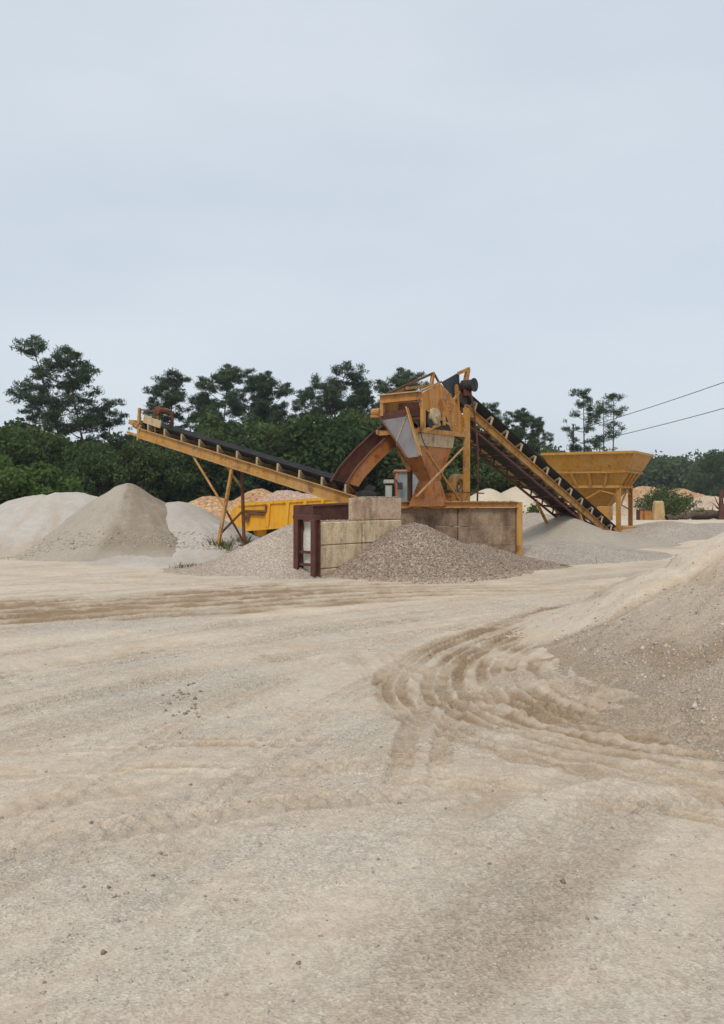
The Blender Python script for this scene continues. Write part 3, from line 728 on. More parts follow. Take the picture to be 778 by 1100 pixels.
def broad_meshes(seed, H=9.0, R=4.0, lumps=44, per=230, leaf=.19, mat='oak_leaf', low=.12):
    r = np.random.default_rng(seed); w = Wood()
    t = np.linspace(0, 1, 6); top = H * .45
    trunk = np.stack([.15 * np.sin(t * 4 + seed), .15 * np.cos(t * 3 + seed) - .15, top * t], 1)
    w.tube(trunk, .2 * (1 - .5 * t), 7)
    C, O, T = [], [], []
    for i in range(lumps):
        a = r.uniform(0, 6.28); zz = r.uniform(-1, 1); rr = math.sqrt(1 - zz * zz) * r.uniform(.55, 1.0)
        zc = H * (low + (1 - low) * .5) + zz * H * (1 - low) * .40
        sq = 1.0 if zz < .2 else 1.0 - .12 * zz
        rr *= r.uniform(.8, 1.15); c = np.array([math.cos(a) * rr * R * .78 * sq, math.sin(a) * rr * R * .78 * sq, zc + r.normal(0, .25)])
        rad = r.uniform(.5, 1.4) * R / 4.0
        if i % 2 == 0:
            b = trunk[-1] * np.array([1, 1, r.uniform(.6, 1)]); mid = (b + c) / 2 + r.normal(0, .2, 3)
            w.tube(np.array([b, mid, c]), np.array([.085, .055, .02]), 5)
        m = int(per * (rad / (R / 4.0)) ** 2)
        d = r.normal(0, 1, (m, 3)); d /= np.linalg.norm(d, axis=1, keepdims=True)
        q = .55 + .5 * r.random(m) ** .7 + .12 * np.sin(d[:, 0] * 7 + i) * np.sin(d[:, 1] * 6)
        C.append(c + d * (q * rad)[:, None] * np.array([1, 1, .82])); O.append(d)
        T.append(np.clip(r.normal(r.uniform(.15, .8), .15, m), 0, 1))
    C = np.vstack(C); O = np.vstack(O); T = np.concatenate(T)
    k = C[:, 2] > .05; C, O, T = C[k], O[k], T[k]
    V, F = leaf_quads(r, C, leaf, .6, O, .35)
    cm = mesh_np('crown', V, F, {'tint': np.repeat(T, 4)}); cm.materials.append(M[mat])
    return w.mesh('trunk', M['bark']), cm, H

def plant_tree(name, meshes, x, y, h, label, cat, group, wide=1.0, rz=0.0, mirror=False):
    tm, cm, H = meshes; s = h / H
    t = thing(name, (x, y, gz(x, y) - .15), label, cat, group, rz)
    t.scale = (s * wide * (-1 if mirror else 1), s * wide, s)
    for nm, me in (('trunk', tm), ('crown', cm)):
        c = bpy.data.objects.new(nm, me); link(c, t)
    return t

def top_h(py, d): return CAM_H + (HY - py) * d / FPX

PV = [pine_meshes(1, start=.44, R=2.9, lean=(-3.4, .5), nb=14, thin=.85),
      pine_meshes(2, start=.38, R=2.9, lean=(-2.6, .3), nb=22, thin=.9),
      pine_meshes(3, start=.50, R=2.6, lean=(.4, .2), nb=17),
      pine_meshes(4, start=.40, R=3.0, lean=(.9, -.3), nb=36),
      pine_meshes(5, start=.52, R=2.4, lean=(-.3, .2), nb=15, thin=.85),
      pine_meshes(6, start=.62, R=1.25, lean=(.2, .0), nb=14, thin=.6, r0=.14, leaf=.16),
      pine_meshes(7, start=.52, R=1.3, lean=(.25, .0), nb=9, thin=.25, r0=.13, leaf=.15)]
G1, G2, G3 = 'pines leaning over the left heaps', 'pines behind the long conveyor', 'pines at the right end of the wood'
pines = [  # base px, top py, depth, variant, width, mirror, group, label
    (79, 362, 76, 0, 1.0, False, G1, 'tall open pine leaning left, highest tree of the left clump'),
    (101, 374, 74, 1, .95, False, G1, 'dense dark pine leaning left, right half of the left clump'),
    (56, 408, 78, 0, .85, False, G1, 'lower open pine leaning far out to the left of the left clump'),
    (118, 428, 80, 4, 1.0, False, G1, 'small pine with a lone branch, lowest at the right of the left clump'),
    (182, 398, 92, 2, 1.05, False, G2, 'open pine with separate tufts just above the conveyor head'),
    (168, 414, 96, 4, .95, True, G2, 'thin pine left of the open tufted pine above the conveyor head'),
    (236, 395, 90, 3, .95, False, G2, 'broad dense pine over the upper third of the long conveyor'),
    (252, 404, 94, 1, .85, True, G2, 'dark pine merged with the right side of the broad dense pine'),
    (218, 424, 98, 2, .9, True, G2, 'lower pine filling the left side of the broad dense pine'),
    (294, 402, 93, 3, .8, True, G2, 'rounded pine standing over the middle of the long conveyor'),
    (280, 420, 99, 2, .8, False, G2, 'slim pine left of the rounded pine over the conveyor'),
    (332, 390, 92, 0, 1.05, True, G2, 'tall pine reaching right above the big round green tree'),
    (318, 412, 97, 1, .8, True, G2, 'dense pine left of the tall right-reaching pine'),
    (356, 408, 95, 2, .9, False, G2, 'ragged pine right of the tall right-reaching pine'),
    (388, 403, 93, 2, .95, True, G2, 'pine with small crown between the round tree and the screening plant'),
    (424, 398, 92, 3, .85, False, G2, 'full pine directly left of the top of the screening plant'),
    (408, 416, 97, 1, .8, False, G2, 'low dark pine in the gap left of the screening plant'),
    (446, 408, 95, 4, 1.1, False, G2, 'pine hidden behind the handrail of the screening plant'),
    (529, 432, 88, 4, .95, True, G3, 'slender pine just right of the steep conveyor head'),
    (568, 441, 86, 3, .85, True, G3, 'dense dark pine above the middle of the steep conveyor'),
    (590, 452, 88, 1, .75, False, G3, 'dense pine bending right toward the feed hopper'),
    (548, 458, 90, 3, .7, False, G3, 'low pine between slender and dense pine above the conveyor'),
    (627, 417, 84, 4, .85, True, G3, 'tall bare-trunked pine above the left end of the feed hopper'),
    (647, 426, 85, 6, 1.0, False, G3, 'sparse half dead pine, middle of the three above the hopper'),
    (657, 421, 84, 5, 1.0, False, G3, 'slim straight pine, rightmost of the three above the hopper'),
]
for i, (px, py, d, v, wdt, mir, g, lab) in enumerate(pines):
    plant_tree('pine_tree', PV[v], (px - CX) / FPX * d, d, top_h(py, d) + .15, lab, 'pine tree', g, wdt, 0.0, mir)

BV = [broad_meshes(21), broad_meshes(22, R=4.4, lumps=52, mat='oak_b'), broad_meshes(23, R=3.4, lumps=40, mat='oak_c', leaf=.16, per=300), broad_meshes(24, R=4.8, lumps=58, per=250)]
LV = broad_meshes(31, H=4.2, R=3.0, lumps=30, per=210, leaf=.15, mat='light_leaf', low=.05)
GB = 'broadleaf trees in the dark wood behind the yard'
broad = [  # px, top py, depth, variant, width, label
    (-62, 466, 66, 1, 1.0, 'broadleaf tree at the far left, outside corner of the wood'),
    (-30, 462, 68, 0, 1.0, 'broadleaf tree cut by the left edge behind the white sand heap'),
    (2, 458, 66, 3, 1.0, 'wide broadleaf tree at the left edge under the leaning pine'),
    (34, 461, 70, 1, 1.0, 'broadleaf tree below the leftmost leaning pine'),
    (66, 470, 68, 0, 1.0, 'dark broadleaf tree at the feet of the leaning pines'),
    (98, 474, 66, 3, .95, 'dark broadleaf tree directly behind the top of the grey cone'),
    (128, 462, 72, 2, 1.0, 'upright broadleaf tree left of the conveyor head'),
    (150, 476, 68, 1, .9, 'dark broadleaf tree under the conveyor head'),
    (176, 466, 74, 0, .9, 'broadleaf tree behind the upper end of the long conveyor'),
    (203, 470, 70, 3, .85, 'broadleaf tree behind the conveyor, left of its tall legs'),
    (232, 463, 74, 1, .9, 'broadleaf tree behind the conveyor legs'),
    (262, 468, 70, 2, 1.1, 'broadleaf tree below the middle of the long conveyor'),
    (290, 458, 75, 0, 1.0, 'broadleaf tree left of the big round green tree'),
    (352, 443, 68, 3, 1.15, 'big round mid-green tree right of centre behind the conveyor'),
    (318, 452, 72, 1, 1.0, 'round green tree overlapping the left side of the big round one'),
    (392, 449, 70, 1, 1.05, 'round green tree behind the discharge chute'),
    (428, 458, 72, 0, 1.0, 'dark broadleaf tree behind the grey steel chute'),
    (462, 462, 70, 3, 1.0, 'dark broadleaf tree behind the collecting funnel'),
    (498, 466, 72, 1, 1.0, 'dark broadleaf tree behind the right post of the screening plant'),
    (528, 474, 70, 0, .95, 'dark broadleaf tree under the upper half of the steep conveyor'),
    (556, 478, 72, 2, 1.1, 'broadleaf tree behind the steep conveyor near the cream heaps'),
    (584, 482, 74, 1, .9, 'broadleaf tree left of the feed hopper behind the conveyor'),
    (607, 487, 78, 0, .8, 'last broadleaf tree of the wood, behind the feed hopper'),
    (628, 476, 80, 2, .38, 'small round treetop peeping over the feed hopper rim'),
]
for i, (px, py, d, v, wdt, lab) in enumerate(broad):
    plant_tree('broadleaf_tree', BV[v], (px - CX) / FPX * d, d, top_h(py, d) + .15, lab, 'tree', GB, wdt * 1.0, (i * 2.39) % 6.28)
for i, (px, py, d, s, lab) in enumerate([
    (36, 498, 50, 1.15, 'light green bushy shrub at the left, behind the white sand heap'),
    (6, 512, 48, 1.1, 'light green shrub at the left edge, low over the white sand'),
    (-26, 508, 50, 1.2, 'light green shrub outside the left edge of the yard')]):
    plant_tree('leafy_shrub', LV, (px - CX) / FPX * d, d, top_h(py, d) + .15, lab, 'shrub', 'light green shrubs at the left', s, i * 2.0)

# understorey and depth of the wood behind the trees one can tell apart
def wood_mass(name, label, x0, x1, y0, y1, hmin, hmax, n, leaf, seed, mat, per=60):
    r = np.random.default_rng(seed)
    cx = r.uniform(x0, x1, n); cy = r.uniform(y0, y1, n)
    hh = hmin + (hmax - hmin) * np.clip(.5 + 1.0 * vnoise(cx * .16, cy * .1, seed) + .5 * vnoise(cx * .5, cy * .3, seed + 1), 0, 1)
    cz = hh * r.random(n) ** .6
    rad = r.uniform(.6, 1.5, n) * leaf / .3
    d = r.normal(0, 1, (n, per, 3)); d /= np.linalg.norm(d, axis=2, keepdims=True)
    C = np.stack([cx, cy, cz], 1)[:, None] + d * rad[:, None, None] * r.uniform(.6, 1.1, (n, per, 1)) * np.array([1, 1, .8])
    T = np.clip(np.repeat(r.uniform(.1, .7, n), per) + r.normal(0, .12, n * per), 0, 1)
    C = C.reshape(-1, 3); O = d.reshape(-1, 3); k = C[:, 2] > .05
    V, F = leaf_quads(r, C[k], leaf, .6, O[k], .35)
    o = obj_np(name, V, F, M[mat], None, {'tint': np.repeat(T[k], 4)}); tag(o, label, 'wood', kind='stuff')
wood_mass('undergrowth', 'dark undergrowth between the trunks of the wood', -58, 14, 76, 94, 4.8, 10.4, 2700, .26, 41, 'oak_leaf', 56)
wood_mass('distant_wood', 'far green wood along the horizon at the right', 38, 190, 225, 250, 8.5, 14.2, 2000, .62, 42, 'oak_leaf', 44)
for px, py, d, s, lab in [(770, 482, 190, .9, 'tall dark tree at the right edge in front of the far wood'), (752, 500, 200, .8, 'round tree just left of the tall right edge tree'), (800, 478, 188, 1.0, 'tall tree outside the right edge before the far wood')]:
    plant_tree('broadleaf_tree', BV[3], (px - CX) / FPX * d, d, top_h(py, d), lab, 'tree', 'trees before the far wood', s, px * .1)

# ---- feathery bush at the right, small shrub behind the conveyor, weeds
def bush(px, d, py_top, width_px, n, label, seed, leaf=.10, mat='shrub_leaf'):
    x0 = (px - CX) / FPX * d; h = top_h(py_top, d); wd_ = width_px * d / FPX * .5
    r = np.random.default_rng(seed); w = Wood(); C, T = [], []
    for i in range(n):
        a = r.uniform(0, 6.28); q = math.sqrt(r.random()); hh = h * (1 - .45 * q * q) * r.uniform(.7, 1.02)
        b = np.array([x0 + math.cos(a) * q * wd_ * .45, d + math.sin(a) * q * wd_ * .45, gz(x0, d) - .05])
        e = np.array([x0 + math.cos(a) * q * wd_ * 1.05, d + math.sin(a) * q * wd_, hh])
        m = (b + e) / 2 + np.array([0, 0, .12 * hh])
        w.tube(np.array([b, m, e]), np.array([.028, .018, .006]) * min(1, h / 2), 4)
        k = r.random(46)[:, None] ** .7
        pts = (1 - k) ** 2 * b + 2 * k * (1 - k) * m + k * k * e
        C.append(pts + r.normal(0, .13 * min(1, h / 1.5), (46, 3))); T.append(np.clip(r.normal(r.uniform(.2, .8), .15, 46), 0, 1))
    C = np.vstack(C); T = np.concatenate(T); kk = C[:, 2] > gz(x0, d); C, T = C[kk], T[kk]
    t = thing('bush', (x0, d, gz(x0, d)), label, 'bush')
    off = np.array(t.location)
    V, F = leaf_quads(r, C - off, leaf, .4)
    cm = mesh_np('leaves', V, F, {'tint': np.repeat(T, 4)}); cm.materials.append(M[mat]); link(bpy.data.objects.new('leaves', cm), t)
    w.V = [v - off for v in w.V]; link(bpy.data.objects.new('stems', w.mesh('stems', M['bark'])), t)
bush(716, 73, 521, 66, 130, 'loose feathery green bush behind the yellow block at the right', 61, .12)
bush(752, 76, 545, 26, 24, 'thin scrubby bush near the right edge beside the logs', 62, .09)
bush(574, 57, 538, 13, 26, 'small bright green shrub at the foot of the cream heaps', 63, .10, 'light_leaf')

def grass(px, py, d, n, spread, h, label, seed):
    r = np.random.default_rng(seed); x0 = (px - CX) / FPX * d; z0 = CAM_H - (py - HY) * d / FPX
    bx = r.normal(0, spread, n); by = r.normal(0, spread * .5, n); a = r.uniform(0, 6.28, n); hh = h * r.uniform(.4, 1.1, n); ln = r.uniform(.1, .6, n) * hh
    B = np.stack([x0 + bx, d + by, np.full(n, z0 - .05)], 1); wv = np.stack([np.cos(a + 1.57), np.sin(a + 1.57), 0 * a], 1) * .006
    Mid = B + np.stack([np.cos(a) * ln * .35, np.sin(a) * ln * .35, hh * .6], 1); Tp = B + np.stack([np.cos(a) * ln, np.sin(a) * ln, hh], 1)
    V = np.stack([B - wv, B + wv, Mid + wv * .8, Tp, Mid - wv * .8], 1).reshape(-1, 3); F = np.arange(5 * n).reshape(n, 5)
    o = obj_np('weed_tuft', V, F, M['grass'], None, {'tint': np.repeat(r.random(n), 5)}); tag(o, label, 'weeds', kind='stuff' if n > 20 and n < 75 or n == 90 and px > 500 else None)
grass(200, 611, 23.8, 80, .26, .24, 'tuft of weeds on the pale ground below the white sand heap', 71)
grass(240, 590, 27.6, 90, .24, .42, 'weeds round the foot of the yellow conveyor leg', 72)
grass(262, 584, 28.6, 60, .2, .4, 'sparse weeds round the foot of the rusty conveyor leg', 73)
grass(603, 609, 24.6, 70, .12, .14, 'a few dry weeds on the track before the steep conveyor', 74)
grass(642, 606, 25.5, 1, .01, .42, 'single dry stalk standing beside the track at the right', 75)
grass(590, 566, 52, 90, .7, .5, 'dry weeds along the foot of the cream heaps', 76)

# ================================================================== CONCRETE WALL AND PANEL
WU = Vector((.71, .704, 0)).normalized(); WN = Vector((WU.y, -WU.x, 0))        # along the wall, out of its front face
W0 = Vector((-1.12, 21.62, 0)); TH = .6
t = thing('block_wall', W0, 'stained concrete block wall with a rusty steel end frame, left side of the gravel bay', 'wall')
def block(u0, u1, z0, z1, mat, seed):
    r = random.Random(seed); b = MB(); g = .02
    j = lambda: r.uniform(-.012, .012)
    f = r.uniform(-.012, .012)
    a = [W0 + WU * (u0 + g + j()) + WN * f, W0 + WU * (u1 - g + j()) + WN * f, W0 + WU * (u1 - g) - WN * (TH + f), W0 + WU * (u0 + g) - WN * (TH + f)]
    b.hexa([p + Vector((0, 0, z0 + .006)) for p in a] + [p + Vector((0, 0, z1 - .006 + j() * .6)) for p in a])
    return b.build('concrete_block', mat, t, bevel=.022)
for k, (z0, z1) in enumerate(((-.42, .19), (.19, .80), (.80, 1.41))):
    block(0, 1.6, z0, z1, M['concrete'], 10 + k); block(1.6, 3.2, z0, z1, M['concrete'], 20 + k)
block(1.6, 3.2, 1.41, 2.03, M['concrete_top'], 31)
# crumbs of gravel left on top of the wall
r_ = np.random.default_rng(9); n = 500
uu = r_.uniform(1.65, 3.15, n); nn = r_.uniform(.02, .58, n); top = np.array([W0 + WU * a - WN * b + Vector((0, 0, 2.035)) for a, b in zip(uu, nn)])
stones('grit', top, r_.uniform(.012, .045, n), M['stone_brown'], t, 12)
uu = r_.uniform(.05, 1.6, 300); nn = r_.uniform(.02, .58, 300)
stones('grit', np.array([W0 + WU * a - WN * b + Vector((0, 0, 1.415)) for a, b in zip(uu, nn)]), r_.uniform(.012, .04, 300), M['stone_brown'], t, 13)
# steel end frame
E = W0 - WU * .14
for w_ in (.06, -.62):
    b = MB(); p = E + WN * (w_ - .02); b.ibeam(p + Vector((0, 0, -.1)), p + Vector((0, 0, 1.46)), .20, .17, .028, up=WU); b.build('steel_post', M['dark_rust'], t)
b = MB(); b.beam(E + WN * .13 + Vector((0, 0, 1.53)), E - WN * .75 + Vector((0, 0, 1.53)), .2, .10); b.build('head_beam', M['dark_rust'], t)
for z in (.30, .62):
    b = MB(); b.beam(E - WN * .03 + Vector((0, 0, z)), E - WN * .55 + Vector((0, 0, z)), .08, .07); b.build('cross_bar', M['dark_rust'], t)
b = MB(); b.poly([W0 - WU * .02 + WN * (-.08) + Vector((0, 0, z)) for z in (.02, 1.4)] + [W0 - WU * .02 - WN * .52 + Vector((0, 0, z)) for z in (1.4, .02)], .03, WU); b.build('end_slab', M['concrete_pale'], t)

pa, pb = Vector((1.16, 26.32, 0)), Vector((4.93, 26.85, 0))
t = thing('bay_panel', pa, 'dirty concrete panel under a rusty yellow beam, back of the gravel bay', 'wall')
pu = (pb - pa).normalized(); pn = Vector((pu.y, -pu.x, 0)); Lp = (pb - pa).length
for k in range(3):
    for j in range(2):
        u0, u1 = Lp * j / 2 + .008, Lp * (j + 1) / 2 - .008; z0, z1 = -.1 + k * .6 + .006, -.1 + (k + 1) * .6 - .006
        b = MB(); off = pn * (.01 * ((k * 3 + j * 2) % 3 - 1))
        a = [pa + pu * u0 + off, pa + pu * u1 + off, pa + pu * u1 - pn * .16 + off, pa + pu * u0 - pn * .16 + off]
        b.hexa([p + Vector((0, 0, z0)) for p in a] + [p + Vector((0, 0, z1)) for p in a]); b.build('concrete_slab', M['panel'], t, bevel=.012)
b = MB(); b.channel(pa + pn * .03 + Vector((0, 0, 1.80)) - pu * .05, pb + pn * .03 + Vector((0, 0, 1.80)) + pu * .05, .19, .10, .018, side=1); b.beam(pa - pn * .1 + Vector((0, 0, 1.88)), pb - pn * .1 + Vector((0, 0, 1.88)), .22, .03); b.build('top_beam', M['rusty_yellow'], t)
b = MB(); q = pb + pu * .10; b.ibeam(q + Vector((0, 0, -.1)), q + Vector((0, 0, 1.88)), .17, .19, .03, up=pn); b.build('corner_post', M['yellow'], t)
# rubble lying on the beam
n = 260; uu = r_.uniform(0, Lp, n)
stones('grit', np.array([pa + pu * u - pn * v + Vector((0, 0, 1.90)) for u, v in zip(uu, r_.uniform(.02, .18, n))]), r_.uniform(.012, .04, n), M['stone_brown'], t, 14)

# ================================================================== RUSTY STEEL TROUGH behind the wall end
A, B_ = P(337, 543, 23.6), P(385, 541.5, 24.6)
u = (B_ - A); u.z = 0; u.normalize(); nf = Vector((u.y, -u.x, 0)); A = Vector((A.x, A.y, 0)); Ln = (Vector((B_.x, B_.y, 0)) - A).length
t = thing('steel_trough', A, 'open rusty steel trough standing behind the low end of the concrete wall', 'trough')
for s_, nm in ((0, 'side_plate'), (-1.0, 'side_plate')):
    b = MB(); o_ = nf * s_
    b.poly([A + o_ + Vector((0, 0, 1.18)), A + o_ + u * Ln + Vector((0, 0, 1.30)), A + o_ + u * Ln + Vector((0, 0, 1.86)), A + o_ + Vector((0, 0, 1.81))], .03, nf); b.build(nm, M['dark_rust'], t)
for u_ in (0.0, Ln):
    b = MB(); z1 = 1.80 + .05 * u_ / Ln; b.poly([A + u * u_ + Vector((0, 0, 1.2)), A + u * u_ - nf * 1.0 + Vector((0, 0, 1.2)), A + u * u_ - nf * 1.0 + Vector((0, 0, z1)), A + u * u_ + Vector((0, 0, z1))], .03, u); b.build('end_plate', M['dark_rust'], t)
b = MB(); b.beam(A + nf * .02 + Vector((0, 0, 1.82)) - u * .05, A + nf * .02 + u * (Ln + .05) + Vector((0, 0, 1.87)), .08, .06); b.build('rim', M['rust'], t)
b = MB(); b.plate(A + Vector((0, 0, 1.22)), A + u * Ln + Vector((0, 0, 1.30)), A + u * Ln - nf + Vector((0, 0, 1.30)), A - nf + Vector((0, 0, 1.22)), .03); b.build('floor_plate', M['dark_rust'], t)
for u_ in (.12, Ln - .12):
    for s_ in (-.08, -.92):
        b = MB(); q = A + u * u_ + nf * s_; b.beam(q + Vector((0, 0, -.1)), q + Vector((0, 0, 1.22)), .12, .12); b.build('leg', M['dark_rust'], t)

# ================================================================== BELT CONVEYORS
def conveyor(name, label, head, tail, near, gauge, rail_h, mats, nbr, belt_up, br_len, under):
    """head, tail: ends of the near rail's centre line; near: +1/-1 picks the side that faces the camera"""
    head, tail = Vector(head), Vector(tail)
    d = (tail - head).normalized(); hz = Vector((d.x, d.y, 0)).normalized()
    side = Vector((hz.y, -hz.x, 0)) * near        # towards the camera
    up = (side.cross(d)).normalized()
    if up.z < 0: up = -up
    t = thing(name, (tail.x, tail.y, 0), label, 'conveyor')
    Lc = (tail - head).length
    far = lambda p: p - side * gauge
    mid = lambda p: p - side * gauge / 2
    for f, o_ in ((lambda p: p, 1), (far, -1)):
        b = MB(); b.channel(f(head), f(tail), rail_h, .09, .02, side=(1 if (d.cross(up)).dot(side) > 0 else -1) * o_, up=up); b.build('side_rail', mats['rail'], t)
    # belt: troughed carrying run and flat return run
    def sec(p, lift):
        hw = gauge * .54; c = mid(p) + up * lift
        pr = [(-hw, .20), (-hw * .45, .02), (hw * .45, .02), (hw, .20)]
        top_ = [c + side * a + up * (e + .015) for a, e in pr]; bot = [c + side * a + up * e for a, e in reversed(pr)]
        return top_ + bot
    b = MB(); m = 16; secs = []
    for i in range(m + 1):
        p = head.lerp(tail, i / m); secs.append(sec(p, rail_h / 2 + belt_up - .17 + .02 * math.sin(i * math.pi * 1.0)))
    b.loft(secs)
    b.beam(mid(head) + up * (rail_h * .5 - rail_h - .02), mid(tail) + up * (rail_h * .5 - rail_h - .02), gauge * .8, .014, up); 
    b.build('belt', mats['belt'], t)
    # idler sets
    proto = None
    for i in range(nbr):
        k = (i + .5) / nbr; p = head.lerp(tail, k)
        if proto is None:
            b = MB()
            for f, s_ in ((lambda q: q, 1), (far, -1)):
                q = f(p) + up * rail_h / 2
                b.beam(q - up * .02, q + up * br_len + side * s_ * .05, .045, .075, d)
            q = p + up * (rail_h / 2 + .03); b.beam(q, far(q), .06, .05, up)
            b.tube(mid(p) + up * (rail_h / 2 + belt_up - .20) + side * gauge * .24, mid(p) + up * (rail_h / 2 + belt_up - .20) - side * gauge * .24, .045, 8)
            for s_ in (1, -1): b.tube(mid(p) + side * s_ * gauge * .25 + up * (rail_h / 2 + belt_up - .20), mid(p) + side * s_ * gauge * .50 + up * (rail_h / 2 + belt_up - .05), .045, 8)
            proto = b.build('idler', mats['bracket'], t); p0 = p
        else:
            c = proto.copy(); link(c, t); c.location = Vector(proto.location) + (p - p0)
    # drums
    for p, nm, rr in ((head, 'head_drum', .2), (tail, 'tail_drum', .17)):
        b = MB(); q = p + up * (rail_h / 2 + belt_up - .26); b.tube(q - side * .06, far(q) + side * .06, rr, 16); b.build(nm, M['dark'], t)
    # lattice below
    nm_ = max(6, int(Lc / 1.1))
    proto = None
    for i in range(nm_):
        p = head.lerp(tail, (i + .7) / nm_)
        if proto is None:
            b = MB(); q = p - up * (rail_h / 2 - .04); b.beam(q - side * .02, far(q) + side * .02, .08, .07, up); b.beam(q - side * .04, far(q) + d * (Lc / nm_) + side * .04, .06, .05, up, uo=.01); proto = b.build('cross_member', mats['under'], t); p0 = p
        else:
            c = proto.copy(); link(c, t); c.location = Vector(proto.location) + (p - p0)
    if under:
        for f in (lambda p: p, far):
            b = MB(); q0, q1 = f(head.lerp(tail, .03)) - up * under, f(head.lerp(tail, .93)) - up * under
            b.beam(q0, q1, .07, .07, up); b.build('lower_chord', mats['under'], t)
        proto = None
        for i in range(nm_ - 1):
            p = head.lerp(tail, (i + .7) / nm_)
            if proto is None:
                b = MB()
                for f in (lambda q: q, far):
                    b.beam(f(p) - up * rail_h * .4, f(p) - up * under, .05, .05, d); b.beam(f(p) - up * under, f(p) + d * (Lc / nm_) - up * rail_h * .4, .045, .045, side)
                b.beam(p - up * under, far(p) - up * under, .05, .05, up)
                proto = b.build('truss_bay', mats['under'], t); p0 = p
            else:
                c = proto.copy(); link(c, t); c.location = Vector(proto.location) + (p - p0)
    return t, d, side, up, far, mid

# ---- long conveyor on the left
H1, T1 = P(150, 465.0, 31.0), P(383, 539.5, 24.9)
t1, d1, s1, u1, far1, mid1 = conveyor('belt_conveyor', 'long yellow belt conveyor rising left over the white heaps', H1, T1, 1, .80, .36,
    {'rail': M['yellow'], 'belt': M['rubber'], 'bracket': M['pale_metal'], 'under': M['dark_rust']}, 11, .25, .25, 0)
# head frame, motor, scraper arms
hp = H1
b = MB()
for f in (lambda q: q, far1):
    b.beam(f(hp) - u1 * .28, f(hp) + Vector((0, 0, .92)), .09, .10, d1)
b.build('head_post', M['yellow'], t1)
b = MB()
for f in (lambda q: q, far1): b.beam(f(hp) - d1 * .62 + Vector((0, 0, .30)), f(hp) + d1 * .1 + Vector((0, 0, .22)), .07, .15)
b.beam(hp - d1 * .58 + Vector((0, 0, .30)), far1(hp) - d1 * .58 + Vector((0, 0, .30)), .08, .14); b.build('nose_frame', M['yellow'], t1)
b = MB(); b.beam(hp - d1 * .75 - Vector((0, 0, .12)), hp + d1 * .12 - Vector((0, 0, .12)), .06, .08); b.beam(far1(hp) - d1 * .75 - Vector((0, 0, .12)), far1(hp) + d1 * .12 - Vector((0, 0, .12)), .06, .08); b.build('scraper_arm', M['yellow'], t1)
b = MB(); b.beam(hp + Vector((0, 0, .86)), hp + d1 * 1.0 + Vector((0, 0, .98)), .05, .05); b.beam(far1(hp) + Vector((0, 0, .86)), far1(hp) + d1 * 1.0 + Vector((0, 0, .98)), .05, .05); b.build('guard_rail', M['rust'], t1)
for q in (hp + d1 * .9, far1(hp + d1 * .9)):
    b = MB(); b.beam(q + u1 * .15, q + Vector((0, 0, 1.02)), .07, .07, d1); b.build('guard_post', M['rust'], t1)
b = MB(); b.poly([hp + d1 * .15 + s1 * .03 + u1 * z for z in (.42, .70)] + [hp + d1 * 1.15 + s1 * .03 + u1 * z for z in (.66, .40)], .04, s1); b.build('belt_guard', M['pale_metal'], t1)
q = hp + d1 * 1.0 + Vector((0, 0, 1.02))
b = MB(); b.tube(q - s1 * .1, q - s1 * .5, .12, 14); b.box((q.x - .14, q.y + .02, q.z - .16), (q.x + .14, q.y + .32, q.z - .09)); b.tube(q + s1 * .0, q - s1 * .1, .15, 16); b.build('drive_motor', M['rust'], t1)
# legs: near pair yellow, far pair rusty, with bracing
def on(k, f): return f(H1.lerp(T1, k))
k0 = .43
pN, pF = on(.485, lambda p: p) - u1 * .17, on(.45, far1) - u1 * .17
fN, fF = P(233, 586, 27.6), P(262.5, 582, 28.4); fN.z -= .25; fF.z -= .25
b = MB(); b.beam(pN, fN, .085, .10, d1); b.build('leg', M['yellow'], t1)
b = MB(); b.beam(pF, fF, .08, .09, d1); b.build('leg', M['rust'], t1)
jA, jB = on(.29, lambda p: p) - u1 * .17, on(.35, far1) - u1 * .17
for a_, c_, mt in ((jA, fN.lerp(pN, .52), 'yellow'), (jB, fF.lerp(pF, .72), 'yellow'), (fN.lerp(pN, .52), fF.lerp(pF, .08), 'rust'), (fN.lerp(pN, .22), fF.lerp(pF, .46), 'rust')):
    b = MB(); b.beam(a_, c_, .05, .06, d1); b.build('brace', M[mt], t1)
for f_ in (fN, fF):
    b = MB(); b.box((f_.x - .2, f_.y - .2, f_.z + .1), (f_.x + .2, f_.y + .2, f_.z + .16)); b.build('foot_plate', M['rust'], t1)
b = MB(); b.beam(on(.955, lambda p: p) - u1 * .15, on(.955, lambda p: p) - Vector((0, 0, 1.75)), .10, .10, d1); b.build('leg', M['rust'], t1)
b = MB(); b.beam(on(.955, far1) - u1 * .15, on(.955, far1) - Vector((0, 0, 1.75)), .10, .10, d1); b.build('leg', M['rust'], t1)

# ---- steep conveyor on the right
H2, T2 = P(499, 439, 27.8), P(660, 579, 38.9)
t2, d2, s2, u2, far2, mid2 = conveyor('belt_conveyor', 'steep yellow belt conveyor climbing from the feed hopper to the screening plant', H2, T2, 1, .95, .30,
    {'rail': M['yellow'], 'belt': M['rubber'], 'bracket': M['pale_metal'], 'under': M['dark_rust']}, 12, .42, .34, .42)
def on2(k, f): return f(H2.lerp(T2, k))
for k, spread in ((.70, .35), (.86, .2)):
    for f, s_ in ((lambda p: p, 1), (far2, -1)):
        p = on2(k, f); g = Vector((p.x + s2.x * s_ * spread, p.y + s2.y * s_ * spread, -.1)) + Vector((d2.x, d2.y, 0)) * .5
        b = MB(); b.beam(p - u2 * .15, g, .11, .11, d2); b.build('leg', M['yellow'], t2)
b = MB(); p = on2(.55, far2); q = on2(.70, far2); b.beam(p - u2 * .4, Vector((q.x, q.y, -.1)), .09, .09, d2); b.build('leg', M['rusty_yellow'], t2)

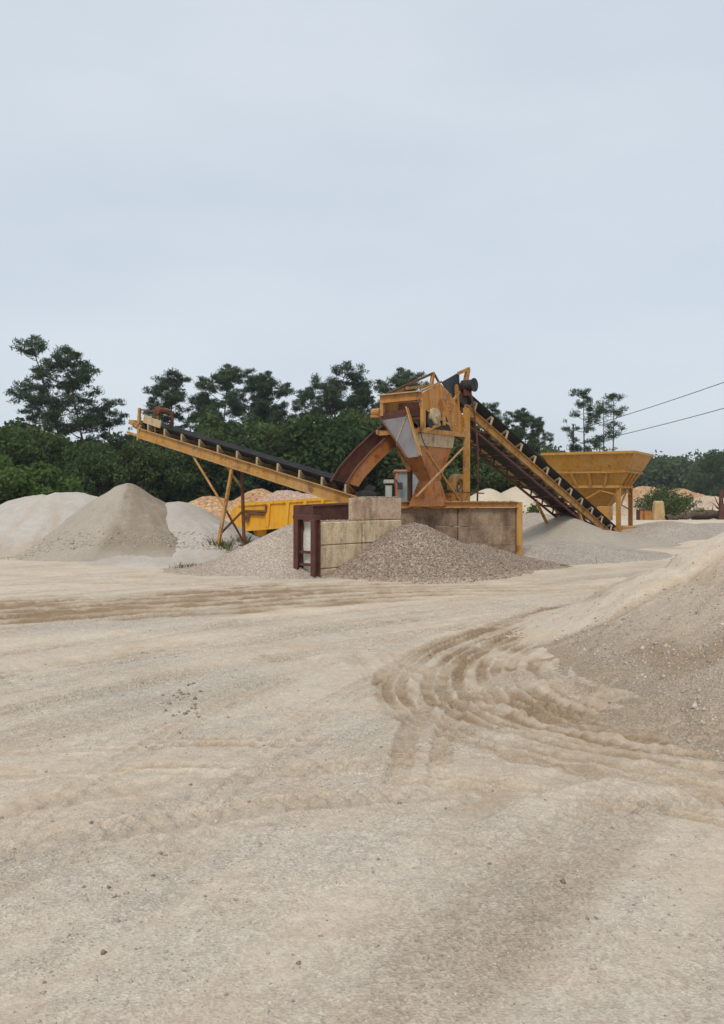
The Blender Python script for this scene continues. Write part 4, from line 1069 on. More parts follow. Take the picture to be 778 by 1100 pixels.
# ================================================================== SCREENING PLANT
bd = Vector((d2.x, d2.y, 0)).normalized(); vd = s2.copy()
ax = mid2(H2); ax = Vector((ax.x, ax.y, 0))
def LW(s, t_, z): return ax + bd * s + vd * t_ + Vector((0, 0, z))
def side_pt(px, py, t_):
    k = (px - CX) / FPX; A0 = ax + vd * t_
    s = (k * A0.y - A0.x) / (bd.x - k * bd.y); p = A0 + bd * s
    return Vector((p.x, p.y, CAM_H - (py - HY) * p.y / FPX))
def front_pt(px, py, s):
    k = (px - CX) / FPX; A0 = ax + bd * s
    t_ = (k * A0.y - A0.x) / (vd.x - k * vd.y); p = A0 + vd * t_
    return Vector((p.x, p.y, CAM_H - (py - HY) * p.y / FPX))
def s_of(p): return (Vector((p.x, p.y, 0)) - ax).dot(bd)
TW = .72
sp = thing('screening_plant', (ax.x - bd.x * 1.5, ax.y - bd.y * 1.5, 0), 'tall rusty yellow screening plant on posts behind the gravel bay', 'screening plant')
cor = side_pt(450.5, 425, TW); SF = s_of(cor)               # front plane
# side plates
out = [(450.5, 424), (462, 417), (472, 411.5), (480, 419), (489, 432), (499, 451), (500, 467), (487, 468), (479, 456), (468, 444), (451, 436)]
pl = [side_pt(a, c, TW) for a, c in out]
b = MB(); b.poly(pl, .04, vd); b.build('side_plate', M['rusty_yellow'], sp)
b = MB(); b.poly([p - vd * 2 * TW for p in pl], .04, vd); b.build('side_plate', M['rusty_yellow'], sp)
for a, c in (((460, 419), (462, 441)), ((472, 413), (474, 449)), ((482, 423), (485, 462)), ((491, 437), (492.5, 467))):
    b = MB(); p, q = side_pt(*a, TW), side_pt(*c, TW); b.beam(p + vd * .05, q + vd * .05, .06, .06, vd); b.build('stiffener', M['rusty_yellow'], sp)
b = MB(); b.beam(side_pt(451, 437, TW) + vd * .05, side_pt(480, 456, TW) + vd * .05, .05, .09, vd); b.build('stiffener', M['yellow'], sp)
b = MB()
for k in range(9):
    p = side_pt(478, 428, TW).lerp(side_pt(489, 460, TW), k / 8); b.tube(p + vd * .02, p + vd * .055, .022, 6)
b.build('bolts', M['pale_metal'], sp, kind='stuff')
# screen deck and dark inside
b = MB(); z0, z1 = cor.z - .35, pl[5].z + .1
b.plate(LW(SF + .05, -TW, z0 - .45), LW(SF + .05, TW, z0 - .45), LW(.2, TW, z1), LW(.2, -TW, z1), .05); b.build('screen_deck', M['dark'], sp)
b = MB(); b.poly([LW(SF + 1.0, -TW, z0 - .5), LW(SF + 1.0, TW, z0 - .5), LW(SF + 1.0, TW, z0 + .3), LW(SF + 1.0, -TW, z0 + .3)], .03, bd); b.build('baffle', M['dark_rust'], sp)
b = MB()
for k in range(4): b.beam(LW(SF + .25 + .18 * k, -TW + .03, z0 - .30 + .05 * k), LW(SF + .25 + .18 * k, TW - .03, z0 - .30 + .05 * k), .05, .06)
b.build('deck_bars', M['rust'], sp, kind='stuff')
# front frame of the box
fl, fr = front_pt(411, 429.5, SF), front_pt(450.5, 425.5, SF)
b = MB(); b.beam(fl + vd * -.05, fr + vd * .05, .16, .24); b.build('front_beam', M['rusty_yellow'], sp, bevel=.01)
b = MB(); b.beam(fl + Vector((0, 0, .13)) - vd * .08 - bd * .05, fr + Vector((0, 0, .13)) + vd * .08 - bd * .05, .26, .03); b.build('dust_cover', M['pale_metal'], sp)
fpl, fpr = front_pt(411, 447, SF), front_pt(454.5, 464, SF - .02)
b = MB(); b.beam(fl, fpl, .12, .12, vd); b.build('corner_post', M['rusty_yellow'], sp)
b = MB(); p = side_pt(454.5, 427, TW + .10); q = side_pt(454.5, 464, TW + .10); b.beam(p, q, .14, .10, vd); b.build('corner_post', M['yellow'], sp)
b = MB(); p = side_pt(477, 436, TW + .1); q = side_pt(477, 457, TW + .1); b.beam(p, q, .08, .08, vd); b.build('corner_post', M['rusty_yellow'], sp)
b = MB(); b.beam(side_pt(454, 463.5, TW + .10), side_pt(472, 455.5, TW + .10), .10, .11, vd); b.build('motor_bracket', M['yellow'], sp)
# vibrator drive on the side
c = side_pt(468, 447, TW + .14)
b = MB(); b.tube(c - vd * .12, c + vd * .02, .26, 20, r2=.26); b.ring(c + vd * .02, vd, .05, .24, .05, 22); b.tube(c - vd * .1, c + vd * .09, .055, 10); b.build('drive_pulley', M['pale_metal'], sp)
c2 = side_pt(460, 455, TW + .06)
b = MB(); b.tube(c2 - vd * .25, c2 + vd * .1, .14, 14); b.build('vibrator_motor', M['dark'], sp)
b = MB(); b.poly([side_pt(a, e, TW + .03) for a, e in ((456, 438), (479, 446), (486, 467), (456, 463))], .02, vd); b.build('backing_plate', M['dark'], sp)
# bearing housings at the front left
c = front_pt(405, 443, SF)
b = MB(); b.tube(c - vd * .16, c + vd * .14, .125, 12); b.box((c.x - .2, c.y - .1, c.z - .16), (c.x + .16, c.y + .14, c.z - .09)); b.build('bearing_housing', M['rusty_yellow'], sp)
b = MB(); b.beam(front_pt(403, 447, SF), front_pt(412, 443, SF), .1, .1); b.build('bearing_arm', M['rust'], sp)
# grey discharge plate with its flanges
g = [front_pt(410, 450.5, SF), front_pt(438, 446, SF), front_pt(453, 490, SF - .55), front_pt(438, 492, SF - .55)]
gn = (g[1] - g[0]).cross(g[3] - g[0]).normalized(); gn = gn if gn.y < 0 else -gn
b = MB(); b.plate(g[0], g[1], g[2], g[3], .025); b.build('grey_chute', M['steel'], sp)
b = MB(); b.beam(g[1] + gn * .04 + Vector((0, 0, .22)), g[2] + gn * .04, .035, .15, gn); b.build('chute_flange', M['yellow'], sp)
b = MB(); b.beam(g[0] + gn * .03, g[3] + gn * .03, .03, .10, gn); b.build('chute_flange', M['rust'], sp)
b = MB(); b.beam(g[0].lerp(g[3], .6) + gn * .03, g[1].lerp(g[2], .0) + gn * .03, .018, .02, gn); b.build('chute_rod', M['pale_metal'], sp)
b = MB(); b.beam(g[0] + Vector((0, 0, .08)), g[1] + Vector((0, 0, .08)), .06, .22); b.build('discharge_lip', M['dark_rust'], sp)
# handrails
hr = lambda a, c: side_pt(a, c, -.35)
for p, q, w, mt in ((front_pt(411, 425.5, SF), hr(466, 400.5), .07, 'rust'), (hr(465.5, 400.5), hr(463.5, 414), .10, 'rusty_yellow'), (hr(466, 400.5), hr(471.5, 410.5), .055, 'rust'), (hr(437, 417), hr(466, 414), .09, 'yellow'), (front_pt(440, 426, SF + .02), hr(474, 410), .06, 'yellow'), (front_pt(411, 430, SF), front_pt(411, 424.5, SF), .07, 'rust')):
    b = MB(); b.beam(p, q, w, w); b.build('handrail', M[mt], sp)
# feed box at the conveyor head: flap, frame, drive
b = MB(); b.poly([side_pt(a, c, .2) for a, c in ((474.5, 410.5), (493, 400), (494, 421), (486, 431))], .03, vd); b.build('rubber_flap', M['flap'], sp)
b = MB(); b.poly([side_pt(a, c, -.5) for a, c in ((476, 410.5), (491, 402), (494, 430), (486, 436))], .03, vd); b.build('rubber_flap', M['flap'], sp)
for p, q, w, mt in (((492.5, 401), (504, 395.8), .10, 'yellow'), ((503, 396), (500, 412), .15, 'rusty_yellow'), ((490.5, 414), (492, 441), .12, 'rusty_yellow'), ((496.5, 412), (496.5, 442), .14, 'rust'), ((486, 432), (494, 421), .08, 'rusty_yellow')):
    b = MB(); b.beam(side_pt(*p, .3), side_pt(*q, .3), w, w * .8, vd); b.beam(side_pt(*p, -.55), side_pt(*q, -.55), w, w * .8, vd); b.beam(side_pt(*p, .3), side_pt(*p, -.55), w * .6, w * .6); b.build('head_frame', M[mt], sp)
c = side_pt(502.8, 414, .55)
b = MB(); b.tube(c - vd * .2, c + vd * .22, .19, 16); b.tube(c + vd * .22, c + vd * .26, .23, 16); b.build('head_motor', M['dark'], sp)
c = side_pt(502, 421, .5)
b = MB(); b.box((c.x - .14, c.y - .14, c.z - .15), (c.x + .14, c.y + .14, c.z + .12)); b.build('gearbox', M['dark_rust'], sp, bevel=.02)
# collecting funnel under the screen
TA = -.12
zt, zb = side_pt(470, 466, TW).z, side_pt(470, 480, TW).z
S0, S1 = s_of(side_pt(449, 470, TW + .02)), s_of(side_pt(488.5, 470, TW + .02))
rect = lambda s0, s1, tt0, tt1, z: [LW(s0, tt0, z), LW(s1, tt0, z), LW(s1, tt1, z), LW(s0, tt1, z)]
b = MB(); b.loft([rect(S0, S1, TA, TW + .02, zt), rect(S0 + .05, S1 - .02, TA + .05, TW - .03, zb)]); b.build('funnel_rim', M['pale_metal'], sp)
zo = side_pt(465, 516, TW).z
b = MB(); b.loft([rect(S0 + .07, S1 - .04, TA + .07, TW - .06, zb), rect(S0 + 1.0, S0 + 1.55, .12, .58, zo)]); b.build('funnel', M['orange'], sp)
b = MB(); b.loft([rect(S0 + 1.0, S0 + 1.55, .12, .58, zo - .004), rect(S0 + .75, S0 + 1.9, -.1, .68, 1.75)]); b.build('funnel_skirt', M['orange'], sp)
b = MB(); b.beam(LW(S0, TW + .05, zt + .05), LW(S1 + .9, TW + .05, zt + .05), .08, .14); b.build('frame_beam', M['rusty_yellow'], sp)
b = MB(); b.beam(LW(S0, -TW - .05, zt + .05), LW(S1 + .9, -TW - .05, zt + .05), .08, .14); b.build('frame_beam', M['rusty_yellow'], sp)
b = MB(); b.beam(LW(S0 + .1, TW + .05, zt + .02), LW(S0 + .1, -TW - .05, zt + .02), .08, .14); b.build('frame_beam', M['rusty_yellow'], sp)
# posts down to the ground
def post(p, ztop, w, mt, name='post'):
    b = MB(); b.beam((p.x, p.y, -.1), (p.x, p.y, ztop), w, w, vd); return b.build(name, M[mt], sp)
pr = side_pt(501.3, 470, TW + .08); post(pr, side_pt(499.5, 438, TW + .08).z, .17, 'yellow')
pl_ = P(440.5, 500, 26.8); post(pl_, zt, .12, 'rust')
post(LW(S1 + .75, -TW - .1, 0), zt, .14, 'rusty_yellow')
X0, X1 = LW(S0 + .1, TW + .1, 0), pr
for p, q in ((side_pt(458, 485, TW + .1), side_pt(494, 538, TW + .1)), (side_pt(498, 481, TW + .13), side_pt(447, 534, TW + .13))):
    b = MB(); b.beam(p, q, .035, .06, vd); b.build('cross_brace', M['rusty_yellow'], sp)
p = side_pt(506.5, 424, TW + .22); q = side_pt(513, 536, TW + .22)
b = MB(); prev = p
for k in range(1, 9):
    f = k / 8; e = p.lerp(q, f) + vd * (.12 * math.sin(f * 3.14)); b.tube(prev, e, .03, 8); prev = e
b.tube(prev, Vector((prev.x, prev.y, 0)), .03, 8); b.build('hose', M['dark_rust'], sp)
p = side_pt(446, 452, TW + .16); prev = p; b = MB()
for k in range(1, 8):
    f = k / 7; e = p.lerp(side_pt(457, 482, TW + .16), f) + Vector((0, 0, -.18 * math.sin(f * 3.14))) + vd * .1; b.tube(prev, e, .016, 6); prev = e
b.build('power_lead', M['cable'], sp)
b = MB(); b.beam(side_pt(484, 528, TW), side_pt(520, 530, TW + .4), .04, .04); b.build('stay', M['rust'], sp)
# arched wheel guard with spokes
c = side_pt(491, 523, .35)
b = MB(); b.ring(c, vd, .27, .43, .26, 20, 0.0 - .25, math.pi + .25); b.build('wheel_guard', M['yellow'], sp)
b = MB(); b.poly([c + bd * math.cos(a) * .29 + Vector((0, 0, math.sin(a) * .29)) - vd * .1 for a in [k * .3142 for k in range(20)]], .03, vd); b.build('guard_back', M['dark'], sp)
b = MB(); b.ring(c, vd, .20, .255, .08, 24)
for k in range(6):
    a = k * math.pi / 3 + .26; e = bd * math.cos(a) + Vector((0, 0, math.sin(a))); b.beam(c + e * .05, c + e * .22, .035, .03, vd)
b.tube(c - vd * .08, c + vd * .08, .06, 12); b.build('flywheel', M['pale_metal'], sp)
b = MB(); b.hexa([c + bd * x + vd * y + Vector((0, 0, z)) for z in (-.46, -.2) for x, y in ((-.45, -.2), (.5, -.2), (.5, .2), (-.45, .2))]); b.build('wheel_base', M['rusty_yellow'], sp)
for s_ in (-.35, .4):
    b = MB(); q = c + bd * s_; b.beam(Vector((q.x, q.y, -.1)), Vector((q.x, q.y, c.z - .46)), .1, .1); b.build('post', M['rust'], sp)
# discharge chute sliding down to the long conveyor
path = [P(428, 462, 26.9), P(411, 474, 26.4), P(394, 490, 25.95), P(378, 508, 25.55), P(368, 524, 25.3)]
ca, cb = path[0], path[-1]
dd = (cb - ca).normalized(); sd = dd.cross(Vector((0, 0, 1))).normalized(); sd = sd if sd.y < 0 else -sd; cu = sd.cross(dd); cu = cu if cu.z > 0 else -cu
hw = .36
def strip(name, mat, s_a, s_b, lo, hi, th):
    """curved sheet that follows the chute: between side offsets s_a, s_b and heights lo, hi above the path"""
    secs = []
    for i, p in enumerate(path):
        t_ = (path[min(i + 1, 4)] - path[max(i - 1, 0)]).normalized(); n_ = sd.cross(t_); n_ = n_ if n_.z > 0 else -n_
        k = 1 - .12 * i / 4
        A_, B2 = p + sd * s_a * k + n_ * lo, p + sd * s_b * k + n_ * hi
        o_ = n_ * th if abs(s_a - s_b) > .1 else sd * th
        secs.append([A_, B2, B2 + o_, A_ + o_])
    b = MB(); b.loft(secs); return b.build(name, M[mat], sp)
strip('chute_floor', 'rusty_yellow', hw, -hw, -.25, -.25, .02)
strip('chute_side', 'orange', hw, hw + .001, -.25, .16, .02)
strip('chute_side', 'dark_rust', -hw, -hw - .001, -.25, .26, .02)
strip('chute_rim', 'rust', hw, hw + .001, .16, .21, .05)
strip('chute_rim', 'dark_rust', -hw, -hw - .001, .26, .31, .05)
b = MB(); p, q = ca.lerp(cb, .18) - cu * .27 + sd * .2, front_pt(440, 505, SF + .35); b.beam(p, q, .09, .12); b.build('chute_strut', M['rusty_yellow'], sp)

# ================================================================== FEED HOPPER
aa, bb = Vector((-.866, .5, 0)), Vector((.5, .866, 0)); C0 = Vector((12.65, 39.0, 0)); HC = C0 + aa * 2.2 + bb * 2.2
t = thing('feed_hopper', (HC.x, HC.y, 0), 'large ochre steel feed hopper on four legs at the foot of the steep conveyor', 'hopper')
def hp_(u, v, z): return HC + aa * u + bb * v + Vector((0, 0, z))
top, b1, b2, b3 = (2.2, 4.12), (1.72, 3.22), (1.3, 2.52), (.34, 1.35)
def wall(h0, z0, h1, z1, k):
    cs = [(-1, -1), (1, -1), (1, 1), (-1, 1)]; (u0, v0), (u1_, v1) = cs[k], cs[(k + 1) % 4]
    return [hp_(u0 * h0, v0 * h0, z0), hp_(u1_ * h0, v1 * h0, z0), hp_(u1_ * h1, v1 * h1, z1), hp_(u0 * h1, v0 * h1, z1)]
for k in range(4):
    dz = .22 if k in (1, 2) else 0
    for (h1, z1), (h0, z0), nm in ((top, b1, 'upper_plate'), (b1, b2, 'middle_plate'), (b2, b3, 'lower_plate')):
        b = MB(); w = wall(h0, z0 + (.012 if nm != 'lower_plate' else 0), h1, z1 - .012, k)
        b.plate(*w, .03); b.build(nm, M['hopper_yellow'], t)
    for (h, z, w_) in ((top[0], top[1], .12), (b1[0] + .05, b1[1], .10), (b2[0] + .05, b2[1], .14)):
        b = MB(); cs = [(-1, -1), (1, -1), (1, 1), (-1, 1)]; p, q = hp_(cs[k][0] * h, cs[k][1] * h, z), hp_(cs[(k + 1) % 4][0] * h, cs[(k + 1) % 4][1] * h, z)
        b.beam(p, q, .12, w_); b.build('rim_bar', M['hopper_yellow'], t)
    for f in (.25, .5, .75):
        w = wall(b2[0], b2[1], b1[0], b1[1], k); nr_ = (w[1] - w[0]).cross(w[3] - w[0]).normalized(); nr_ = nr_ if nr_.dot(((w[0] + w[1]) / 2 - HC) * Vector((1, 1, 0))) > 0 else -nr_
        b = MB(); b.beam(w[0].lerp(w[1], f) + nr_ * .06, w[3].lerp(w[2], f) + nr_ * .06, .13, .12, nr_); b.build('stiffener', M['hopper_yellow'], t)
cs = [(-1, -1), (1, -1), (1, 1), (-1, 1)]
for u, v in cs:
    p = hp_(u * 1.3, v * 1.3, 0); b = MB(); b.ibeam(p + Vector((0, 0, -.1)), p + Vector((0, 0, 2.5)), .2, .2, .025, up=aa); b.build('leg', M['hopper_yellow'], t)
    q = hp_(u * 1.3, v * 1.3, gz(p.x, p.y)); b = MB(); b.box((q.x - .2, q.y - .2, q.z - .02), (q.x + .2, q.y + .2, q.z + .05)); b.build('foot_plate', M['rust'], t)
for k in range(4):
    (u0, v0), (u1_, v1) = cs[k], cs[(k + 1) % 4]
    if k == 0: pass
    b = MB(); b.beam(hp_(u0 * 1.3, v0 * 1.3, 2.1), hp_((u0 + u1_) * .65, (v0 + v1) * .65, 2.45), .06, .06); b.beam(hp_(u1_ * 1.3, v1 * 1.3, 1.35), hp_(u0 * 1.3 * .75 + u1_ * 1.3 * .25, v0 * 1.3 * .75 + v1 * 1.3 * .25, 2.45), .06, .06); b.build('brace', M['hopper_yellow'], t)
b = MB(); c = P(650, 551.5, 39.6); b.hexa([c + aa * x + bb * y + Vector((0, 0, z)) for z in (-.33, .33) for x, y in ((-.3, -.3), (.3, -.3), (.3, .3), (-.3, .3))]); b.build('feeder_box', M['hopper_yellow'], t, bevel=.02)
b = MB(); b.beam(c + Vector((0, 0, -.2)), hp_(0, -.3, 1.3), .1, .1); b.build('feeder_arm', M['yellow'], t)
b = MB(); c = hp_(-.95, .2, .3); b.hexa([c + aa * x + bb * y + Vector((0, 0, z)) for z in (-.35, .28) for x, y in ((-.9, -.5), (.6, -.5), (.6, .6), (-.9, .6))]); b.build('base_box', M['rusty_yellow'], t, bevel=.02)
b = MB(); b.beam(P(664, 581, 39.4), P(672, 580, 39.2), .1, .06); b.build('ground_bar', M['rust'], t)
# load showing inside
x_, y_ = np.meshgrid(np.linspace(-1.85, 1.85, 26), np.linspace(-1.85, 1.85, 26)); x_, y_ = x_.ravel(), y_.ravel()
zz = 3.5 - .12 * np.hypot(x_, y_) + .05 * fbm(x_ * 2, y_ * 2, 3, 5)
V = np.array([tuple(hp_(a, c, e)) for a, c, e in zip(x_, y_, zz)]); i_ = np.arange(676).reshape(26, 26)
o = obj_np('sand_load', V, np.stack([i_[:-1, :-1].ravel(), i_[:-1, 1:].ravel(), i_[1:, 1:].ravel(), i_[1:, :-1].ravel()], 1), M['sand_grey'], None, None, True); tag(o, 'grey sand filling the inside of the ochre feed hopper', 'sand')

# ================================================================== ARTICULATED DUMP TRUCK (mostly hidden)
D = 38.0
t = thing('dump_truck', (P(340, 570, D).x, D + 1.2, -.1), 'yellow articulated dump truck loaded with pinkish gravel, behind the conveyor legs', 'dump truck')
W_ = 2.5
def tp(px, py, dy=0.0): p = P(px, py, D); return Vector((p.x, p.y + dy, p.z))
side = [(247.5, 549), (256, 541.8), (330, 537), (390, 532.5), (390, 560), (330, 563.5), (262, 570.2), (252.5, 563)]
for dy in (0, W_):
    b = MB(); b.poly([tp(a, c, dy) for a, c in side], .06, (0, 1, 0)); b.build('bed_side', M['bright_yellow'], t, bevel=.01)
b = MB(); b.plate(tp(252.5, 563, .05), tp(247.5, 549, .05), tp(247.5, 549, W_ - .05), tp(252.5, 563, W_ - .05), .06); b.build('tail_plate', M['bright_yellow'], t)
b = MB(); b.plate(tp(253, 563.5, .05), tp(390, 558, .05), tp(390, 558, W_ - .05), tp(253, 563.5, W_ - .05), .06); b.build('bed_floor', M['rust'], t)
b = MB(); b.plate(tp(389, 559, .05), tp(389, 529, .05), tp(389, 529, W_ - .05), tp(389, 559, W_ - .05), .08); b.build('headboard', M['bright_yellow'], t)
b = MB(); b.beam(tp(256, 542.2, -.05), tp(390, 533, -.05), .10, .13); b.build('bed_rim', M['bright_yellow'], t)
b = MB(); b.beam(tp(262, 569.3, -.05), tp(390, 559, -.05), .10, .12); b.build('bed_rim', M['bright_yellow'], t)
for px in (288, 308.5, 327, 346, 366):
    f = (px - 256) / 134; b = MB(); b.beam(tp(px + .8, 542.8 - 9 * f, -.06), tp(px - 1.2, 568.5 - 10 * f, -.06), .12, .15, (1, 0, 0)); b.build('bed_rib', M['bright_yellow'], t)
for a, c in (((262, 549), (286, 549.5)), ((286, 549.5), (286.5, 543)), ((262, 558), (268, 551)), ((268, 551), (284, 552.5)), ((268, 551), (266, 561))):
    b = MB(); b.tube(tp(*a, -.12), tp(*c, -.12), .06, 8); b.build('tailgate_arm', M['rust'], t)
b = MB(); b.beam(tp(262, 567.5, .5), tp(470, 561, .5), .3, .3); b.beam(tp(262, 567.5, W_ - .5), tp(470, 561, W_ - .5), .3, .3); b.build('chassis', M['dark'], t)
for px in (279, 330, 447):
    for dy in (.15, W_ - .55):
        c = tp(px, 570, dy); c.z = .52
        b = MB(); b.ring(c + Vector((0, .2, 0)), (0, 1, 0), .33, .66, .42, 26)
        for k in range(26):
            a = 2 * math.pi * k / 26; e = Vector((math.cos(a), 0, math.sin(a))); b.beam(c + Vector((0, .02, 0)) + e * .67, c + Vector((0, .38, 0)) + e * .67, .06, .05, e)
        w = b.build('wheel', M['rubber'], t)
        b = MB(); b.tube(c + Vector((0, .08, 0)), c + Vector((0, .32, 0)), .335, 18); b.tube(c + Vector((0, .02, 0)), c + Vector((0, .38, 0)), .12, 12); rm = b.build('rim', M['bright_yellow'], w)
# cab
cl, cr, zt_, zb_ = tp(425.5, 0).x, tp(457, 0).x, tp(0, 507).z, tp(0, 540).z
y0, y1 = D + .45, D + 2.05
for x in (cl, cr - .1):
    for y in (y0, y1 - .1):
        b = MB(); b.beam((x + .05, y + .05, .9), (x + .05, y + .05, zt_), .11, .11); b.build('cab_pillar', M['orange_red'], t)
b = MB(); b.box((cl - .08, y0 - .08, zt_), (cr + .10, y1 + .08, zt_ + .12)); b.build('cab_roof', M['orange_red'], t, bevel=.03)
b = MB(); b.box((cl + .02, y0 + .02, .85), (cr - .02, y1 - .02, 1.75)); b.build('cab_body', M['bright_yellow'], t, bevel=.03)
for lo, hi, nm in (((cl + .11, y0 + .03, 1.75), (cr - .11, y0 + .05, zt_), 'side_window'), ((cl + .02, y0 + .12, 1.75), (cl + .04, y1 - .12, zt_), 'rear_window'), ((cr - .05, y0 + .12, 1.75), (cr - .03, y1 - .12, zt_), 'windscreen'), ((cl + .11, y1 - .05, 1.75), (cr - .11, y1 - .03, zt_), 'side_window')):
    b = MB(); b.box(lo, hi); b.build(nm, M['glass'], t)
b = MB(); b.beam(((cl + cr) / 2, y0 + .01, 1.7), ((cl + cr) / 2, y0 + .01, zt_), .06, .05); b.build('door_post', M['orange_red'], t)
b = MB(); b.box((tp(413, 0).x, D + .5, tp(0, 519).z), (tp(424, 0).x, D + 1.9, tp(0, 515).z)); b.box((tp(415, 0).x, D + .6, 1.0), (tp(422, 0).x, D + 1.8, tp(0, 521).z)); b.build('rear_guard', M['grey_paint'], t, bevel=.02)
b = MB(); b.box((cr + .02, y0 + .1, .8), (tp(497, 0).x, y1 - .1, 1.95)); b.build('bonnet', M['bright_yellow'], t, bevel=.08)
b = MB(); b.tube((cr + .25, y0 + .3, 1.9), (cr + .25, y0 + .3, 2.9), .06, 10); b.build('exhaust_pipe', M['dark'], t)
b = MB(); c = tp(430, 522, .2); b.box((c.x - .12, c.y - .05, c.z - .16), (c.x + .12, c.y, c.z + .16)); b.beam(c, Vector((cl, y0, c.z + .3)), .03, .03); b.build('wing_mirror', M['dark'], t)
# its load lies on the bed: a thing of its own
X0_, X1_ = tp(256, 0).x, tp(388, 0).x
gx, gy = np.meshgrid(np.linspace(X0_, X1_, 70), np.linspace(D + .1, D + W_ - .1, 30)); gx, gy = gx.ravel(), gy.ravel()
ed = np.minimum(np.minimum(gx - X0_, X1_ - gx) / 1.6, np.minimum(gy - D - .1, D + W_ - .1 - gy) / .9).clip(0, 1)
zz = 1.55 + (gx - X0_) * .045 + ed * (.42 + .25 * np.exp(-((gx - tp(303, 0).x) / .9) ** 2) + .16 * fbm(gx * 1.2, gy * 1.2, 3, 61)) + .05 * fbm(gx * 5, gy * 5, 3, 62)
i_ = np.arange(2100).reshape(30, 70)
o = obj_np('gravel_load', np.stack([gx, gy, zz], 1), np.stack([i_[:-1, :-1].ravel(), i_[:-1, 1:].ravel(), i_[1:, 1:].ravel(), i_[1:, :-1].ravel()], 1), M['gravel_pink'], None, None, True)
tag(o, 'pinkish gravel heaped in the bed of the yellow dump truck', 'gravel')

# ================================================================== THINGS ALONG THE RIGHT HORIZON
c = P(694, 559, 68); c.z = gz(c.x, c.y)
t = thing('steel_bin', c, 'small rusty open bin on the horizon right of the hopper legs', 'bin')
w, dpt, h = 1.25, 1.0, .82
for lo, hi, nm in (((-w / 2, -dpt / 2, 0), (w / 2, -dpt / 2 + .05, h), 'side_plate'), ((-w / 2, dpt / 2 - .05, 0), (w / 2, dpt / 2, h), 'side_plate'), ((-w / 2, -dpt / 2 + .05, 0), (-w / 2 + .05, dpt / 2 - .05, h), 'end_plate'), ((w / 2 - .05, -dpt / 2 + .05, 0), (w / 2, dpt / 2 - .05, h), 'end_plate')):
    b = MB(); b.box(Vector(lo) + c, Vector(hi) + c); b.build(nm, M['rusty_yellow'] if 'side' in nm else M['dark_rust'], t)
b = MB(); b.beam(c + Vector((-w / 2 - .04, -dpt / 2 - .02, h)), c + Vector((w / 2 + .04, -dpt / 2 - .02, h)), .06, .08); b.build('rim', M['rust'], t)
b = MB(); b.beam(c + Vector((-w / 2 + .3, -dpt / 2 - .03, 0)), c + Vector((-w / 2 + .3, -dpt / 2 - .03, h)), .05, .08, (0, 1, 0)); b.build('rib', M['rust'], t)
c = P(707.5, 559, 67); c.z = gz(c.x, c.y) - .05
b = MB(); s4 = lambda h_, z, ch: [c + Vector((x * h_, y * h_, z)) for x, y in ((-1, -1 + ch), (-1 + ch, -1), (1 - ch, -1), (1, -1 + ch), (1, 1 - ch), (1 - ch, 1), (-1 + ch, 1), (-1, 1 - ch))]
b.loft([s4(.44, 0, .2), s4(.44, .25, .2), s4(.34, 1.45, .25), s4(.27, 1.58, .3)])
o = b.build('concrete_bollard', M['bollard']); tag(o, 'tall tapered yellowish concrete block before the feathery bush', 'concrete block')
LG = 'logs lying along the right horizon'
for k, (a, e, rr, lab) in enumerate([((716, 553), (742, 555), .22, 'grey-brown log left of the dark logs on the horizon'), ((730, 557), (760, 553.5), .26, 'dark log slanting up to the right, middle of the row'), ((744, 556), (786, 550), .34, 'thickest dark log at the right edge, topped by the stump'), ((752, 559), (792, 556), .28, 'dark log lowest at the right edge')]):
    p, q = P(*a, 66 + k), P(*e, 66.5 + k); p.z = max(gz(p.x, p.y) + rr * .8, .2); q.z = gz(q.x, q.y) + rr * 1.1 + (.3 if k in (1, 2) else 0)
    n = 9; path = np.array([np.array(p.lerp(q, i / (n - 1))) + np.array([0, 0, .07 * math.sin(i * 1.7 + k)]) for i in range(n)])
    w = Wood(); w.tube(path, rr * (1 - .35 * np.linspace(0, 1, n)) * (1 + .1 * np.sin(np.arange(n) * 2.1)), 9)
    for j in (2, 4, 6):
        w.tube(np.array([path[j], path[j] + (.1 * (j - 4), -.2, .5 + .1 * k)]), np.array([.06, .015]), 5)
    me = w.mesh('log', M['dead_wood']); o = bpy.data.objects.new('log', me); link(o); tag(o, lab, 'log', LG)
c = P(775, 552, 68); w = Wood(); z0 = gz(c.x, c.y)
w.tube(np.array([(c.x, c.y, z0 - .1), (c.x + .02, c.y, z0 + .9), (c.x - .02, c.y, z0 + 1.7), (c.x + .05, c.y, z0 + 2.45)]), np.array([.3, .2, .17, .12]), 9)
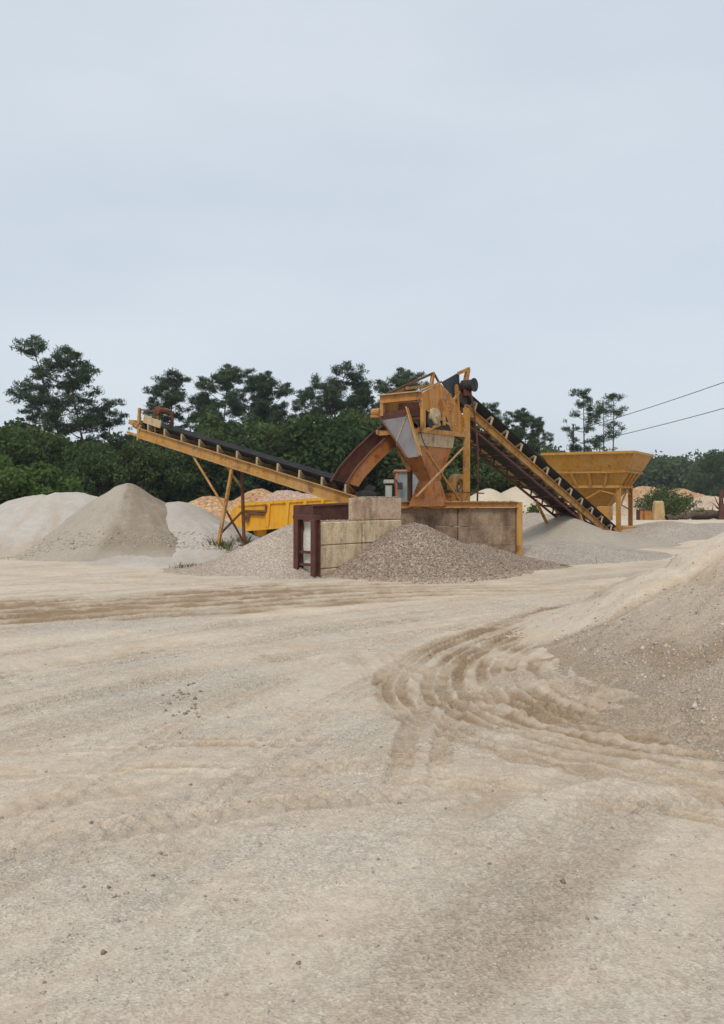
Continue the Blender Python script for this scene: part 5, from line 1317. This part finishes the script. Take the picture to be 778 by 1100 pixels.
for a in ((-.9, -.1, .7), (-.55, .1, 1.25), (.6, 0, 1.2), (-.4, .2, .3)): w.tube(np.array([(c.x, c.y, z0 + .75), (c.x + a[0] * .6, c.y + a[1], z0 + .75 + a[2] * .6), (c.x + a[0], c.y + a[1], z0 + .75 + a[2])]), np.array([.07, .04, .012]), 5)
o = bpy.data.objects.new('tree_stump', w.mesh('tree_stump', M['dark_rust'])); link(o); tag(o, 'dark broken stump with dead branches upright at the right edge', 'tree stump')

# overhead cables, strung from the right down to a pole hidden in the wood
def cable(a, b_, sag, label):
    n = 24; w = Wood(); pts = [np.array(a.lerp(b_, i / n)) - np.array([0, 0, sag * 4 * (i / n) * (1 - i / n)]) for i in range(n + 1)]
    w.tube(np.array(pts), np.full(n + 1, .035), 5); o = bpy.data.objects.new('power_cable', w.mesh('power_cable', M['cable'])); link(o); tag(o, label, 'cable', 'overhead cables at the right')
cable(P(860, 381, 70), P(618, 462, 104), .25, 'upper overhead cable crossing the sky to the right edge')
cable(P(860, 415, 70), P(618, 478, 104), .25, 'lower overhead cable crossing the sky to the right edge')
pp = P(616, 460, 104.3); g0 = gz(pp.x, pp.y)
t = thing('utility_pole', (pp.x, pp.y, g0), 'wooden cable pole hidden among trees behind the feed hopper', 'pole')
b = MB(); b.tube((pp.x, pp.y, g0 - .3), (pp.x, pp.y, pp.z + .5), .14, 10, r2=.10); b.build('shaft', M['bark'], t)
b = MB(); b.beam((pp.x - .2, pp.y - .15, pp.z), (pp.x + .2, pp.y - .15, pp.z), .08, .1); b.build('cross_arm', M['bark'], t)

# ================================================================== HAZE: damp summer air between the yard and the wood
hz_top, hz_far = 24.0, 1000.0
b = MB(); b.box((-900, -150, -3.0), (900, hz_far, hz_top))
t_ = NT('haze'); v_ = t_.t.nodes.new('ShaderNodeVolumePrincipled'); v_.inputs['Color'].default_value = (0.86, 0.91, 0.97, 1); v_.inputs['Density'].default_value = 0.0003; v_.inputs['Anisotropy'].default_value = 0.0
t_.l(v_.outputs[0], t_.out.inputs['Volume'])
o = b.build('haze', t_.m); tag(o, 'thin pale haze over the quarry and the wood', kind='stuff')
